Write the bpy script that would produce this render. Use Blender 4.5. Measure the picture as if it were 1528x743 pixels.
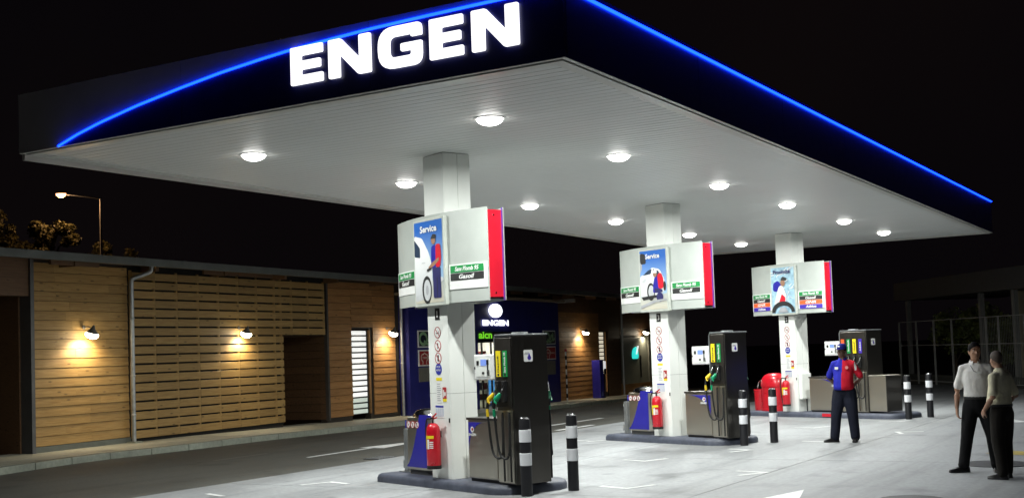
import bpy, bmesh, math, random
from mathutils import Vector, Matrix
from math import sin, cos, radians, pi, atan2, hypot
random.seed(7)
for o in list(bpy.data.objects): bpy.data.objects.remove(o)
scene = bpy.context.scene
COL = scene.collection

# ------------------------------------------------------------------ camera
YAW, PITCH, ROLL, FPX = -.5372, .0538, -.0352, 1816.3
_f = Vector((sin(YAW)*cos(PITCH), cos(YAW)*cos(PITCH), sin(PITCH)))
_r = Vector((cos(YAW), -sin(YAW), 0)); _u = _r.cross(_f)
_r2 = cos(ROLL)*_r + sin(ROLL)*_u; _u2 = -sin(ROLL)*_r + cos(ROLL)*_u
cd = bpy.data.cameras.new('Camera'); cam = bpy.data.objects.new('Camera', cd); COL.objects.link(cam)
cd.sensor_width = 36; cd.lens = FPX/1528*36; cd.shift_y = (427-371.5)/1528; cd.clip_end = 2000
m = Matrix((( _r2.x, _u2.x, -_f.x, 0), (_r2.y, _u2.y, -_f.y, 0), (_r2.z, _u2.z, -_f.z, 1.8), (0, 0, 0, 1)))
cam.matrix_world = m
scene.camera = cam
# ------------------------------------------------------------------ night sky, exposure
w = bpy.data.worlds.new('World'); scene.world = w; w.use_nodes = True
bg = w.node_tree.nodes['Background']
bg.inputs[1].default_value = .0029
_t = w.node_tree; _tc = _t.nodes.new('ShaderNodeTexCoord'); _n = _t.nodes.new('ShaderNodeTexNoise'); _n.inputs['Scale'].default_value = 1.3; _n.inputs['Detail'].default_value = 4      # thin cloud faintly lit by the town
_cr = _t.nodes.new('ShaderNodeValToRGB'); _cr.color_ramp.elements[0].position = .35; _cr.color_ramp.elements[1].position = .75; _cr.color_ramp.elements[0].color = (.5, .42, .72, 1); _cr.color_ramp.elements[1].color = (1.5, 1.0, .95, 1)
_t.links.new(_tc.outputs['Generated'], _n.inputs['Vector']); _t.links.new(_n.outputs['Fac'], _cr.inputs[0]); _t.links.new(_cr.outputs[0], bg.inputs[0])
scene.view_settings.view_transform = 'Standard'; scene.view_settings.look = 'None'
scene.view_settings.exposure = 0; scene.view_settings.gamma = 1
DOWN_W = 178          # canopy downlight power
WALL_W = 98          # wall lamp power

# ------------------------------------------------------------------ materials
MATS = {}
def nt(name):
    mt = bpy.data.materials.new(name); mt.use_nodes = True
    t = mt.node_tree; return mt, t, t.nodes['Principled BSDF']
def M(name, col, rough=.5, metal=0, var=.1, scale=5, bump=0, bscale=60, coat=0, rvar=.1):
    if name in MATS: return MATS[name]
    mt, t, b = nt(name); N = t.nodes; L = t.links
    b.inputs['Metallic'].default_value = metal
    if coat: b.inputs['Coat Weight'].default_value = coat; b.inputs['Coat Roughness'].default_value = .12
    geo = N.new('ShaderNodeNewGeometry')
    n = N.new('ShaderNodeTexNoise'); n.inputs['Scale'].default_value = scale; n.inputs['Detail'].default_value = 6
    L.new(geo.outputs['Position'], n.inputs['Vector'])
    r = N.new('ShaderNodeMapRange'); r.inputs['To Min'].default_value = 1-var*1.6; r.inputs['To Max'].default_value = 1+var*1.1
    r.inputs['From Min'].default_value = .25; r.inputs['From Max'].default_value = .75
    L.new(n.outputs['Fac'], r.inputs['Value'])
    mx = N.new('ShaderNodeVectorMath'); mx.operation = 'SCALE'; mx.inputs[0].default_value = col[:3]
    L.new(r.outputs[0], mx.inputs['Scale']); L.new(mx.outputs[0], b.inputs['Base Color'])
    rr = N.new('ShaderNodeMapRange'); rr.inputs['To Min'].default_value = max(.03, rough-rvar); rr.inputs['To Max'].default_value = min(1, rough+rvar)
    L.new(n.outputs['Fac'], rr.inputs['Value']); L.new(rr.outputs[0], b.inputs['Roughness'])
    if bump:
        n2 = N.new('ShaderNodeTexNoise'); n2.inputs['Scale'].default_value = bscale; n2.inputs['Detail'].default_value = 4
        L.new(geo.outputs['Position'], n2.inputs['Vector'])
        bp = N.new('ShaderNodeBump'); bp.inputs['Strength'].default_value = bump; bp.inputs['Distance'].default_value = .01
        L.new(n2.outputs['Fac'], bp.inputs['Height']); L.new(bp.outputs[0], b.inputs['Normal'])
    MATS[name] = mt; return mt
def EM(name, col, s):
    if name in MATS: return MATS[name]
    mt, t, b = nt(name)
    b.inputs['Base Color'].default_value = (*[min(.8, c) for c in col[:3]], 1)
    b.inputs['Emission Color'].default_value = (*col[:3], 1); b.inputs['Emission Strength'].default_value = s
    MATS[name] = mt; return mt
def wood(name, c1, c2, rough=.6):
    mt, t, b = nt(name); N = t.nodes; L = t.links
    geo = N.new('ShaderNodeNewGeometry'); oi = N.new('ShaderNodeObjectInfo')
    off = N.new('ShaderNodeVectorMath'); off.operation = 'SCALE'; off.inputs[0].default_value = (37, 91, 53)
    L.new(oi.outputs['Random'], off.inputs['Scale'])
    ad = N.new('ShaderNodeVectorMath'); ad.operation = 'ADD'; L.new(geo.outputs['Position'], ad.inputs[0]); L.new(off.outputs[0], ad.inputs[1])
    mp = N.new('ShaderNodeMapping'); mp.inputs['Scale'].default_value = (10, 1.3, 26); L.new(ad.outputs[0], mp.inputs['Vector'])
    n = N.new('ShaderNodeTexNoise'); n.inputs['Scale'].default_value = 1.6; n.inputs['Detail'].default_value = 8; n.inputs['Distortion'].default_value = .6
    L.new(mp.outputs[0], n.inputs['Vector'])
    mp2 = N.new('ShaderNodeMapping'); mp2.inputs['Scale'].default_value = (5, 2.2, 7); L.new(ad.outputs[0], mp2.inputs['Vector'])
    v = N.new('ShaderNodeTexVoronoi'); v.inputs['Scale'].default_value = 1.0; L.new(mp2.outputs[0], v.inputs['Vector'])
    kn = N.new('ShaderNodeMapRange'); kn.inputs['From Min'].default_value = .05; kn.inputs['From Max'].default_value = .16; kn.inputs['To Min'].default_value = .38; kn.inputs['To Max'].default_value = 1
    L.new(v.outputs['Distance'], kn.inputs['Value'])
    cr = N.new('ShaderNodeValToRGB'); cr.color_ramp.elements[0].color = (*c1, 1); cr.color_ramp.elements[1].color = (*c2, 1)
    cr.color_ramp.elements[0].position = .3; cr.color_ramp.elements[1].position = .72
    L.new(n.outputs['Fac'], cr.inputs[0])
    rv = N.new('ShaderNodeMapRange'); rv.inputs['To Min'].default_value = .84; rv.inputs['To Max'].default_value = 1.1; L.new(oi.outputs['Random'], rv.inputs['Value'])
    ml = N.new('ShaderNodeMath'); ml.operation = 'MULTIPLY'; L.new(kn.outputs[0], ml.inputs[0]); L.new(rv.outputs[0], ml.inputs[1])
    sc = N.new('ShaderNodeVectorMath'); sc.operation = 'SCALE'; L.new(cr.outputs[0], sc.inputs[0]); L.new(ml.outputs[0], sc.inputs['Scale'])
    L.new(sc.outputs[0], b.inputs['Base Color']); b.inputs['Roughness'].default_value = rough
    bp = N.new('ShaderNodeBump'); bp.inputs['Strength'].default_value = .25; bp.inputs['Distance'].default_value = .004
    L.new(n.outputs['Fac'], bp.inputs['Height']); L.new(bp.outputs[0], b.inputs['Normal'])
    MATS[name] = mt; return mt
def concrete(name, c, stain=.5, bump=.15, rough=.62, sc=.35):
    mt, t, b = nt(name); N = t.nodes; L = t.links
    geo = N.new('ShaderNodeNewGeometry')
    mp = N.new('ShaderNodeMapping'); mp.inputs['Scale'].default_value = (1, .45, 1); mp.inputs['Rotation'].default_value = (0, 0, .5); L.new(geo.outputs['Position'], mp.inputs['Vector'])
    a = N.new('ShaderNodeTexNoise'); a.inputs['Scale'].default_value = sc; a.inputs['Detail'].default_value = 7; a.inputs['Roughness'].default_value = .62; L.new(mp.outputs[0], a.inputs['Vector'])
    f = N.new('ShaderNodeTexNoise'); f.inputs['Scale'].default_value = 14; f.inputs['Detail'].default_value = 9; L.new(geo.outputs['Position'], f.inputs['Vector'])
    s = N.new('ShaderNodeTexNoise'); s.inputs['Scale'].default_value = 1.1; s.inputs['Detail'].default_value = 5; L.new(geo.outputs['Position'], s.inputs['Vector'])
    r1 = N.new('ShaderNodeMapRange'); r1.inputs['From Min'].default_value = .3; r1.inputs['From Max'].default_value = .65; r1.inputs['To Min'].default_value = 1-stain; r1.inputs['To Max'].default_value = 1.05; L.new(a.outputs['Fac'], r1.inputs['Value'])
    r2 = N.new('ShaderNodeMapRange'); r2.inputs['From Min'].default_value = .25; r2.inputs['From Max'].default_value = .75; r2.inputs['To Min'].default_value = .82; r2.inputs['To Max'].default_value = 1.15; L.new(f.outputs['Fac'], r2.inputs['Value'])
    r3 = N.new('ShaderNodeMapRange'); r3.inputs['From Min'].default_value = .28; r3.inputs['From Max'].default_value = .42; r3.inputs['To Min'].default_value = .62; r3.inputs['To Max'].default_value = 1.0; L.new(s.outputs['Fac'], r3.inputs['Value'])
    m1 = N.new('ShaderNodeMath'); m1.operation = 'MULTIPLY'; L.new(r1.outputs[0], m1.inputs[0]); L.new(r2.outputs[0], m1.inputs[1])
    m2 = N.new('ShaderNodeMath'); m2.operation = 'MULTIPLY'; L.new(m1.outputs[0], m2.inputs[0]); L.new(r3.outputs[0], m2.inputs[1])
    mq = N.new('ShaderNodeMapping'); mq.inputs['Scale'].default_value = (2.6, .12, 1); mq.inputs['Rotation'].default_value = (0, 0, -.06); L.new(geo.outputs['Position'], mq.inputs['Vector'])
    tk = N.new('ShaderNodeTexNoise'); tk.inputs['Scale'].default_value = 1; tk.inputs['Detail'].default_value = 6; tk.inputs['Roughness'].default_value = .6; L.new(mq.outputs[0], tk.inputs['Vector'])
    r4 = N.new('ShaderNodeMapRange'); r4.inputs['From Min'].default_value = .32; r4.inputs['From Max'].default_value = .5; r4.inputs['To Min'].default_value = .74; r4.inputs['To Max'].default_value = 1.0; L.new(tk.outputs['Fac'], r4.inputs['Value'])
    sp = N.new('ShaderNodeTexVoronoi'); sp.inputs['Scale'].default_value = .9; L.new(geo.outputs['Position'], sp.inputs['Vector'])
    r5 = N.new('ShaderNodeMapRange'); r5.inputs['From Min'].default_value = .02; r5.inputs['From Max'].default_value = .11; r5.inputs['To Min'].default_value = .55; r5.inputs['To Max'].default_value = 1.0; L.new(sp.outputs['Distance'], r5.inputs['Value'])
    m3 = N.new('ShaderNodeMath'); m3.operation = 'MULTIPLY'; L.new(m2.outputs[0], m3.inputs[0]); L.new(r4.outputs[0], m3.inputs[1])
    m4 = N.new('ShaderNodeMath'); m4.operation = 'MULTIPLY'; L.new(m3.outputs[0], m4.inputs[0]); L.new(r5.outputs[0], m4.inputs[1]); m2 = m4
    v = N.new('ShaderNodeVectorMath'); v.operation = 'SCALE'; v.inputs[0].default_value = c; L.new(m2.outputs[0], v.inputs['Scale']); L.new(v.outputs[0], b.inputs['Base Color'])
    rr = N.new('ShaderNodeMapRange'); rr.inputs['To Min'].default_value = rough-.2; rr.inputs['To Max'].default_value = rough+.15; L.new(a.outputs['Fac'], rr.inputs['Value']); L.new(rr.outputs[0], b.inputs['Roughness'])
    bp = N.new('ShaderNodeBump'); bp.inputs['Strength'].default_value = bump; bp.inputs['Distance'].default_value = .01; L.new(f.outputs['Fac'], bp.inputs['Height']); L.new(bp.outputs[0], b.inputs['Normal'])
    MATS[name] = mt; return mt
def brushed(name, c, rough=.32):
    mt, t, b = nt(name); N = t.nodes; L = t.links
    geo = N.new('ShaderNodeNewGeometry')
    mp = N.new('ShaderNodeMapping'); mp.inputs['Scale'].default_value = (120, 120, 2.5); L.new(geo.outputs['Position'], mp.inputs['Vector'])
    n = N.new('ShaderNodeTexNoise'); n.inputs['Scale'].default_value = 1; n.inputs['Detail'].default_value = 3; L.new(mp.outputs[0], n.inputs['Vector'])
    r = N.new('ShaderNodeMapRange'); r.inputs['To Min'].default_value = rough-.1; r.inputs['To Max'].default_value = rough+.16; L.new(n.outputs['Fac'], r.inputs['Value']); L.new(r.outputs[0], b.inputs['Roughness'])
    b.inputs['Metallic'].default_value = 1; b.inputs['Base Color'].default_value = (*c, 1)
    b.inputs['Anisotropic'].default_value = .5
    MATS[name] = mt; return mt

WHITE = M('white_paint', (.78, .79, .77), .4, var=.03); PANELW = M('column_white', (.82, .84, .80), .38, var=.04, scale=2)
BLACK = M('black_plastic', (.012, .012, .013), .45); RUBBER = M('rubber', (.01, .01, .01), .6)
NAVY = M('navy_panel', (.011, .013, .10), .34, var=.1); BLUE = M('royal_blue', (.025, .022, .32), .35, var=.05)
SHOPBLUE = M('shop_blue', (.018, .02, .17), .5, var=.12, scale=2)
RED = M('sign_red', (.62, .012, .03), .38, var=.05); REDP = M('red_plastic', (.55, .008, .02), .3, var=.08, coat=.3)
GREY = M('sign_grey', (.42, .45, .42), .38, var=.03); DGREY = M('dark_grey', (.06, .06, .062), .5)
STEEL = brushed('brushed_steel', (.58, .545, .47), .34); DSTEEL = brushed('dark_steel', (.17, .16, .145), .33); CHROME = M('chrome', (.75, .75, .74), .14, metal=1, var=.02)
GALV = M('galvanised', (.42, .44, .45), .42, metal=.8, var=.15, scale=9); ALU = M('aluminium_trim', (.5, .5, .47), .35, metal=.7, var=.06)
YEL = M('label_yellow', (.85, .68, .02), .4, var=.03); GRN = M('label_green', (.01, .25, .06), .4, var=.03); ORG = M('label_orange', (.85, .12, .03), .4, var=.03); PUR = M('label_blue', (.06, .03, .38), .4, var=.03)
SOFF = M('soffit_paint', (.70, .715, .70), .44, var=.012, scale=1.2, rvar=.015)
WOOD = wood('larch_boards', (.31, .175, .05), (.46, .29, .10)); PALLET = wood('pallet_boards', (.26, .155, .048), (.38, .245, .085)); WOODR = wood('reddish_boards', (.27, .125, .038), (.40, .21, .075))
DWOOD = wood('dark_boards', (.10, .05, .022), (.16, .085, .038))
CONC = concrete('forecourt_concrete', (.30, .31, .318), .45); SIDE = concrete('pavement_concrete', (.48, .47, .38), .3, sc=.8); KERBM = concrete('kerb_concrete', (.27, .29, .235), .35, sc=1.4)
ASPH = concrete('asphalt', (.07, .068, .058), .3, bump=.5, rough=.75, sc=.5); ISL = concrete('island_kerb_paint', (.085, .095, .13), .3, bump=.3, rough=.55, sc=2)
SOIL = M('dark_ground', (.03, .03, .022), .9, var=.3, scale=.8, bump=.4, bscale=6)
MARK = concrete('road_paint', (.72, .73, .72), .35, sc=2.5, bump=.05, rough=.5); MARKY = concrete('yellow_paint', (.5, .38, .08), .35, sc=2, bump=.05)
ROOFM = M('roof_metal', (.2, .21, .2), .5, metal=.3, var=.15)

# ------------------------------------------------------------------ mesh helpers
class MB:
    def __init__(s): s.v = []; s.f = []; s.mi = []
    def add(s, vs, fs, mi=0):
        o = len(s.v); s.v += [tuple(p) for p in vs]; s.f += [tuple(i+o for i in f) for f in fs]; s.mi += [mi]*len(fs); return s
    def box(s, x0, x1, y0, y1, z0, z1, mi=0):
        vs = [(x, y, z) for z in (z0, z1) for y in (y0, y1) for x in (x0, x1)]
        return s.add(vs, [(0, 2, 3, 1), (4, 5, 7, 6), (0, 1, 5, 4), (2, 6, 7, 3), (0, 4, 6, 2), (1, 3, 7, 5)], mi)
    def prism(s, poly, a0, a1, axis='y', mi=0):     # polygon in the other two axes, extruded
        def P(p, a): return {'y': (p[0], a, p[1]), 'x': (a, p[0], p[1]), 'z': (p[0], p[1], a)}[axis]
        n = len(poly); vs = [P(p, a0) for p in poly]+[P(p, a1) for p in poly]
        fs = [tuple(range(n))[::-1], tuple(range(n, 2*n))]+[(i, (i+1) % n, n+(i+1) % n, n+i) for i in range(n)]
        return s.add(vs, fs, mi)
    def lathe(s, prof, n=20, c=(0, 0, 0), mi=0):    # (r,z) profile round z
        vs = []; fs = []
        for r, z in prof:
            for i in range(n): a = 2*pi*i/n; vs.append((c[0]+r*cos(a), c[1]+r*sin(a), c[2]+z))
        for k in range(len(prof)-1):
            for i in range(n): fs.append((k*n+i, k*n+(i+1) % n, (k+1)*n+(i+1) % n, (k+1)*n+i))
        fs.append(tuple(range(n))[::-1]); fs.append(tuple(range((len(prof)-1)*n, len(prof)*n)))
        return s.add(vs, fs, mi)
    def tube(s, pts, rad, n=8, mi=0):
        pts = [Vector(p) for p in pts]; K = len(pts); rad = rad if isinstance(rad, (list, tuple)) else [rad]*K
        vs = []; fs = []; up = Vector((.13, .27, .95))
        for k in range(K):
            d = (pts[min(k+1, K-1)]-pts[max(k-1, 0)]).normalized()
            a = d.cross(up)
            if a.length < .15: a = d.cross(Vector((1, 0, 0)))
            a.normalize(); b = d.cross(a)
            for i in range(n): t = 2*pi*i/n; vs.append(pts[k]+(a*cos(t)+b*sin(t))*rad[k])
        for k in range(K-1):
            for i in range(n): fs.append((k*n+i, k*n+(i+1) % n, (k+1)*n+(i+1) % n, (k+1)*n+i))
        fs.append(tuple(range(n))[::-1]); fs.append(tuple(range((K-1)*n, K*n)))
        return s.add(vs, fs, mi)
    def ball(s, c, r, nu=14, nv=10, mi=0):
        rx, ry, rz = r if isinstance(r, (list, tuple)) else (r, r, r)
        vs = [(c[0], c[1], c[2]-rz)]; fs = []
        for j in range(1, nv):
            p = -pi/2+pi*j/nv
            for i in range(nu): a = 2*pi*i/nu; vs.append((c[0]+rx*cos(p)*cos(a), c[1]+ry*cos(p)*sin(a), c[2]+rz*sin(p)))
        vs.append((c[0], c[1], c[2]+rz)); T = len(vs)-1
        for i in range(nu): fs.append((0, 1+(i+1) % nu, 1+i)); fs.append((T, T-nu+i, T-nu+(i+1) % nu))
        for j in range(nv-2):
            for i in range(nu): fs.append((1+j*nu+i, 1+j*nu+(i+1) % nu, 1+(j+1)*nu+(i+1) % nu, 1+(j+1)*nu+i))
        return s.add(vs, fs, mi)
    def loft(s, rings, n=20, mi=0):                 # rings: (cx,cy,z,rx,ry) elliptical, closed ends
        vs = []; fs = []
        for cx, cy, z, rx, ry in rings:
            for i in range(n): a = 2*pi*i/n; vs.append((cx+rx*cos(a), cy+ry*sin(a), z))
        for k in range(len(rings)-1):
            for i in range(n): fs.append((k*n+i, k*n+(i+1) % n, (k+1)*n+(i+1) % n, (k+1)*n+i))
        fs.append(tuple(range(n))[::-1]); fs.append(tuple(range((len(rings)-1)*n, len(rings)*n)))
        return s.add(vs, fs, mi)
    def chain(s, pts, rad):                         # tapered capsule chain for bodies
        for p, r in zip(pts, rad): s.ball(p, r, 12, 8)
        s.tube(pts, list(rad), 12); return s
    def mesh(s, name):
        me = bpy.data.meshes.new(name); me.from_pydata(s.v, [], s.f); me.update(); return me
    def build(s, name, mats, parent=None, smooth=False, bevel=0, seg=2, loc=None, rot=None):
        me = s.mesh(name); mats = mats if isinstance(mats, (list, tuple)) else [mats]
        for q in mats: me.materials.append(q)
        if len(mats) > 1: me.polygons.foreach_set('material_index', s.mi)
        bm = bmesh.new(); bm.from_mesh(me); bmesh.ops.recalc_face_normals(bm, faces=bm.faces); bm.to_mesh(me); bm.free()
        return obj(name, me, parent, smooth, bevel, seg, loc, rot)
def obj(name, me, parent=None, smooth=False, bevel=0, seg=2, loc=None, rot=None):
    o = bpy.data.objects.new(name, me); COL.objects.link(o); o.parent = parent
    if loc: o.location = loc
    if rot: o.rotation_euler = rot
    if bevel:
        b = o.modifiers.new('bevel', 'BEVEL'); b.width = bevel; b.segments = seg; b.limit_method = 'ANGLE'; b.angle_limit = .6
        b.harden_normals = False
    if smooth: me.polygons.foreach_set('use_smooth', [True]*len(me.polygons)); me.set_sharp_from_angle(angle=radians(40))
    return o
def tag(o, label=None, cat=None, group=None, kind=None):
    for k, v in (('label', label), ('category', cat), ('group', group), ('kind', kind)):
        if v: o[k] = v
    return o
def thing(name, label, cat, loc=(0, 0, 0), rz=0, group=None):
    o = bpy.data.objects.new(name, None); COL.objects.link(o); o.location = loc; o.rotation_euler = (0, 0, rz); o.empty_display_size = .2
    return tag(o, label, cat, group)
def round_poly(pts, r, seg=5):
    out = []; n = len(pts)
    for i in range(n):
        p = Vector(pts[i][:2]); a = Vector(pts[i-1][:2])-p; b = Vector(pts[(i+1) % n][:2])-p
        rr = pts[i][2] if len(pts[i]) > 2 else r
        k = min(rr, a.length*.48, b.length*.48); A = p+a.normalized()*k; B = p+b.normalized()*k
        for j in range(seg+1):
            t = j/seg; q = A*(1-t)**2+p*2*t*(1-t)+B*t*t; out.append((q.x, q.y))
    return out
def circ(cx, cy, rx, ry=None, n=24): ry = ry or rx; return [(cx+rx*cos(2*pi*i/n), cy+ry*sin(2*pi*i/n)) for i in range(n)]
_txt = {}
def text_data(s, bold=.02, shear=0):
    """unit-height text as (verts2d, faces), width normalised to its own extents"""
    key = (s, bold, shear)
    if key in _txt: return _txt[key]
    c = bpy.data.curves.new('t', 'FONT'); c.body = s; c.size = 1; c.offset = bold; c.shear = shear; c.resolution_u = 3; c.fill_mode = 'FRONT'
    o = bpy.data.objects.new('t', c); COL.objects.link(o); bpy.context.view_layer.update()
    dg = bpy.context.evaluated_depsgraph_get(); me = o.evaluated_get(dg).to_mesh()
    vs = [(v.co.x, v.co.y) for v in me.vertices]; fs = [tuple(p.vertices) for p in me.polygons]
    o.evaluated_get(dg).to_mesh_clear(); bpy.data.objects.remove(o); bpy.data.curves.remove(c)
    x0 = min(v[0] for v in vs); x1 = max(v[0] for v in vs); y0 = min(v[1] for v in vs); y1 = max(v[1] for v in vs)
    vs = [((x-x0)/(x1-x0), (y-y0)/(y1-y0)) for x, y in vs]
    _txt[key] = (vs, fs); return vs, fs
def add_text(mb, s, x0, x1, z0, z1, fn, mi=0, bold=.02, shear=0):
    """text fitted to x0..x1, z0..z1; fn maps (x,z) to 3D"""
    vs, fs = text_data(s, bold, shear)
    mb.add([fn(x0+(x1-x0)*x, z0+(z1-z0)*z) for x, z in vs], fs, mi)
def flat(y): return lambda x, z: (x, y, z)

# ------------------------------------------------------------------ layout frames
ISA = radians(-23); IU = Vector((cos(ISA), sin(ISA), 0)); IV = Vector((-sin(ISA), cos(ISA), 0))
ISLC = [Vector((-9.33, 13.99, 0)), Vector((-9.345, 21.42, 0)), Vector((-9.385, 29.13, 0))]
def isl(k, u, v, z=0): p = ISLC[k]+IU*u+IV*v; return (p.x, p.y, z)
BD = Vector((-.085, .996, 0)).normalized(); BN = Vector((BD.y, -BD.x, 0)); BOFF = -19.222; S0 = 17.6
BROT = atan2(BD.y, BD.x)
def bw(s, y, z=0): p = BN*BOFF+BD*s-BN*y; return (p.x, p.y, z)      # wall frame: s along, y into the building
def gz(s): return -.0135*max(0, s-22)
def HS(x, y): return 4.5479+.0021*(x+9.3)-.006*(y-14)

# ------------------------------------------------------------------ setting
g = MB(); g.add([(-700, -300, -.75), (700, -300, -.75), (700, 1200, -.75), (-700, 1200, -.75)], [(0, 1, 2, 3)])
tag(g.build('ground', SOIL), kind='structure')
base = MB().box(-13.1, 22, -6, 48.2, -.3, -.02)
fore = tag(base.build('forecourt', DGREY), kind='structure')
xs = [-13.1, -9.42, -5.74, -2.06, 1.62, 5.3, 9, 13, 17, 22]; ys = [-6, -1, 4, 8.6, 13.45, 18.3, 23.15, 28, 32.8, 37.6, 43, 48.2]
for i in range(len(xs)-1):
    for j in range(len(ys)-1):
        MB().box(xs[i]+.006, xs[i+1]-.006, ys[j]+.006, ys[j+1]-.006, -.15, 0).build('slab', CONC, fore)
# painted markings, 4 mm proud of the slabs
def strip(pts, wd, mat=MARK, z=.004, parent=fore, name='painted_marking'):
    mb = MB(); P = [Vector((p[0], p[1])) for p in pts]
    for a, b in zip(P, P[1:]):
        d = (b-a).normalized(); n = Vector((-d.y, d.x))*wd/2; a = a-d*wd/2; b = b+d*wd/2
        k = z+.0005*len(mb.f)
        mb.add([(a.x+n.x, a.y+n.y, k), (b.x+n.x, b.y+n.y, k), (b.x-n.x, b.y-n.y, k), (a.x-n.x, a.y-n.y, k)], [(0, 1, 2, 3)])
    return mb.build(name, mat, parent)
for pl in ([(-7.29, 14.38), (-6.87, 14.23), (-6.7, 14.65)], [(-8.62, 17.86), (-8.21, 17.71), (-8.05, 18.14)], [(-6.22, 16.56), (-5.78, 16.45), (-6.0, 16.03)],
           [(-7.65, 20.0), (-7.24, 19.87), (-7.42, 19.46)], [(-11.68, 13.56), (-11.51, 13.96), (-11.11, 13.83)], [(-11.41, 21.49), (-10.97, 21.3), (-10.8, 21.7)],
           [(-8.14, 25.19), (-7.75, 25.1), (-7.56, 25.5)], [(-6.89, 21.73), (-6.44, 21.62)], [(-5.36, 24.15), (-5.79, 24.03), (-5.6, 23.6)], [(-12.3, 12.3), (-11.9, 12.15)],
           [(-6.9, 27.2), (-6.45, 27.05), (-6.3, 27.4)], [(-4.5, 31), (-3.9, 30.8)]):
    strip(pl, .085)
strip([(-4.35, 27.6), (-4.0, 26.9)], .28)
strip([(-3.1, 19.9), (-2.2, 19.5)], .55, MARKY)
MB().add([(-4.67, 14.62, .004), (-4.9, 13.6, .004), (-4.78, 13.6, .004), (-4.78, 12.4, .004), (-4.6, 12.4, .004), (-4.56, 13.65, .004), (-4.44, 13.7, .004)], [(0, 1, 2, 3, 4, 5, 6)]).build('painted_arrow', MARK, fore)
for (x, y), r, lb in (((-3.03, 18.14), .47, 'large round dark manhole cover behind the two men in light shirts'), ((-3.25, 14.0), .36, 'round dark manhole cover at the bottom edge of the forecourt')):
    o = thing('manhole_cover', lb, 'manhole cover', (x, y, 0))
    MB().lathe([(r, .001), (r, .009), (r-.012, .010), (r-.014, .007)], 40).build('rim', DGREY, o, True)
    MB().lathe([(r-.02, .002), (r-.02, .0085), (.001, .0088)], 40).build('lid', M('cast_iron', (.045, .046, .045), .55, metal=.4, bump=.6, bscale=30), o, True)

# lane between forecourt and shop: falls gently towards the far end
def lane_z(x, y):
    s = x*BD.x+y*BD.y; yl = -(x*BN.x+y*BN.y-BOFF)
    t = min(1, max(0, (-yl-1.9)/4.3)); t = 1-t; return gz(s)*t*t*(3-2*t)-.006
mb = MB(); nx, ny = 12, 60
for j in range(ny+1):
    for i in range(nx+1):
        y = -8+70*j/ny; k = -20.6-.085*(y-16); x = k+(-13.1-k)*i/nx
        mb.v.append((x, y, lane_z(x, y)))
for j in range(ny):
    for i in range(nx):
        a = j*(nx+1)+i; mb.f.append((a, a+1, a+nx+2, a+nx+1)); mb.mi.append(0)
lane = tag(mb.build('road', ASPH, None, True), kind='structure')
def lane_poly(pts, mat=MARK, nm='painted_marking'):
    return MB().add([(x, y, lane_z(x, y)+.005) for x, y in pts], [tuple(range(len(pts)))]).build(nm, mat, lane)
lane_poly([(-14.80, 17.35), (-14.92, 17.4), (-15.02, 19.4), (-15.25, 19.4), (-14.95, 21.3), (-14.62, 19.4), (-14.88, 19.4)])
lane_poly([(-14.5, 25.6), (-14.35, 25.6), (-14.35, 28.6), (-14.5, 28.6)])
lane_poly([(-16.4, 16.5), (-16.3, 16.5), (-16.35, 18), (-16.45, 18)], M('worn_paint', (.11, .11, .10), .7))
lane_poly([(-13.45, 24.2), (-13.3, 24.2), (-13.3, 26), (-13.45, 26)])
o = thing('drain_grate', 'small dark drain grate at the edge of the concrete beside the lane', 'drain grate', (-13.28, 17.5, -.006))
MB().box(-.17, .17, -.27, .27, .002, .012).build('frame', DGREY, o)
for i in range(6): MB().box(-.14, .14, -.22+i*.08, -.18+i*.08, .012, .02).build('bar', GALV, o)

# pavement and kerb in front of the building
KP = [(8, -2.4), (12, -2.25), (15.1, -1.97), (16.4, -1.75), (17.6, -1.6), (19, -1.78), (20.5, -1.93), (62, -1.95)]
def ky(s):
    for (a, b), (c, d) in zip(KP, KP[1:]):
        if a <= s <= c: return b+(d-b)*(s-a)/(c-a)
    return KP[-1][1]
mb = MB(); ss = [8+i*.75 for i in range(73)]
for s in ss:
    for y in (ky(s)+.15, .6): mb.v.append(bw(s, y, gz(s)+.12))
for i in range(len(ss)-1): mb.f.append((2*i, 2*i+2, 2*i+3, 2*i+1)); mb.mi.append(0)
pav = tag(mb.build('pavement', SIDE), kind='structure')
s = 8.0
while s < 60:
    e = s+1.0; q = [bw(s+.006, ky(s)), bw(e-.006, ky(e)), bw(e-.006, ky(e)+.148), bw(s+.006, ky(s)+.148)]
    zs = [gz(s), gz(e), gz(e), gz(s)]; t = random.uniform(.117, .126)
    vs = [(p[0], p[1], z-.3) for p, z in zip(q, zs)]+[(p[0], p[1], z+t) for p, z in zip(q, zs)]
    MB().add(vs, [(0, 3, 2, 1), (4, 5, 6, 7), (0, 1, 5, 4), (1, 2, 6, 5), (2, 3, 7, 6), (3, 0, 4, 7)]).build('kerb_stone', KERBM, pav, bevel=.018, seg=2)
    s = e

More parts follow.
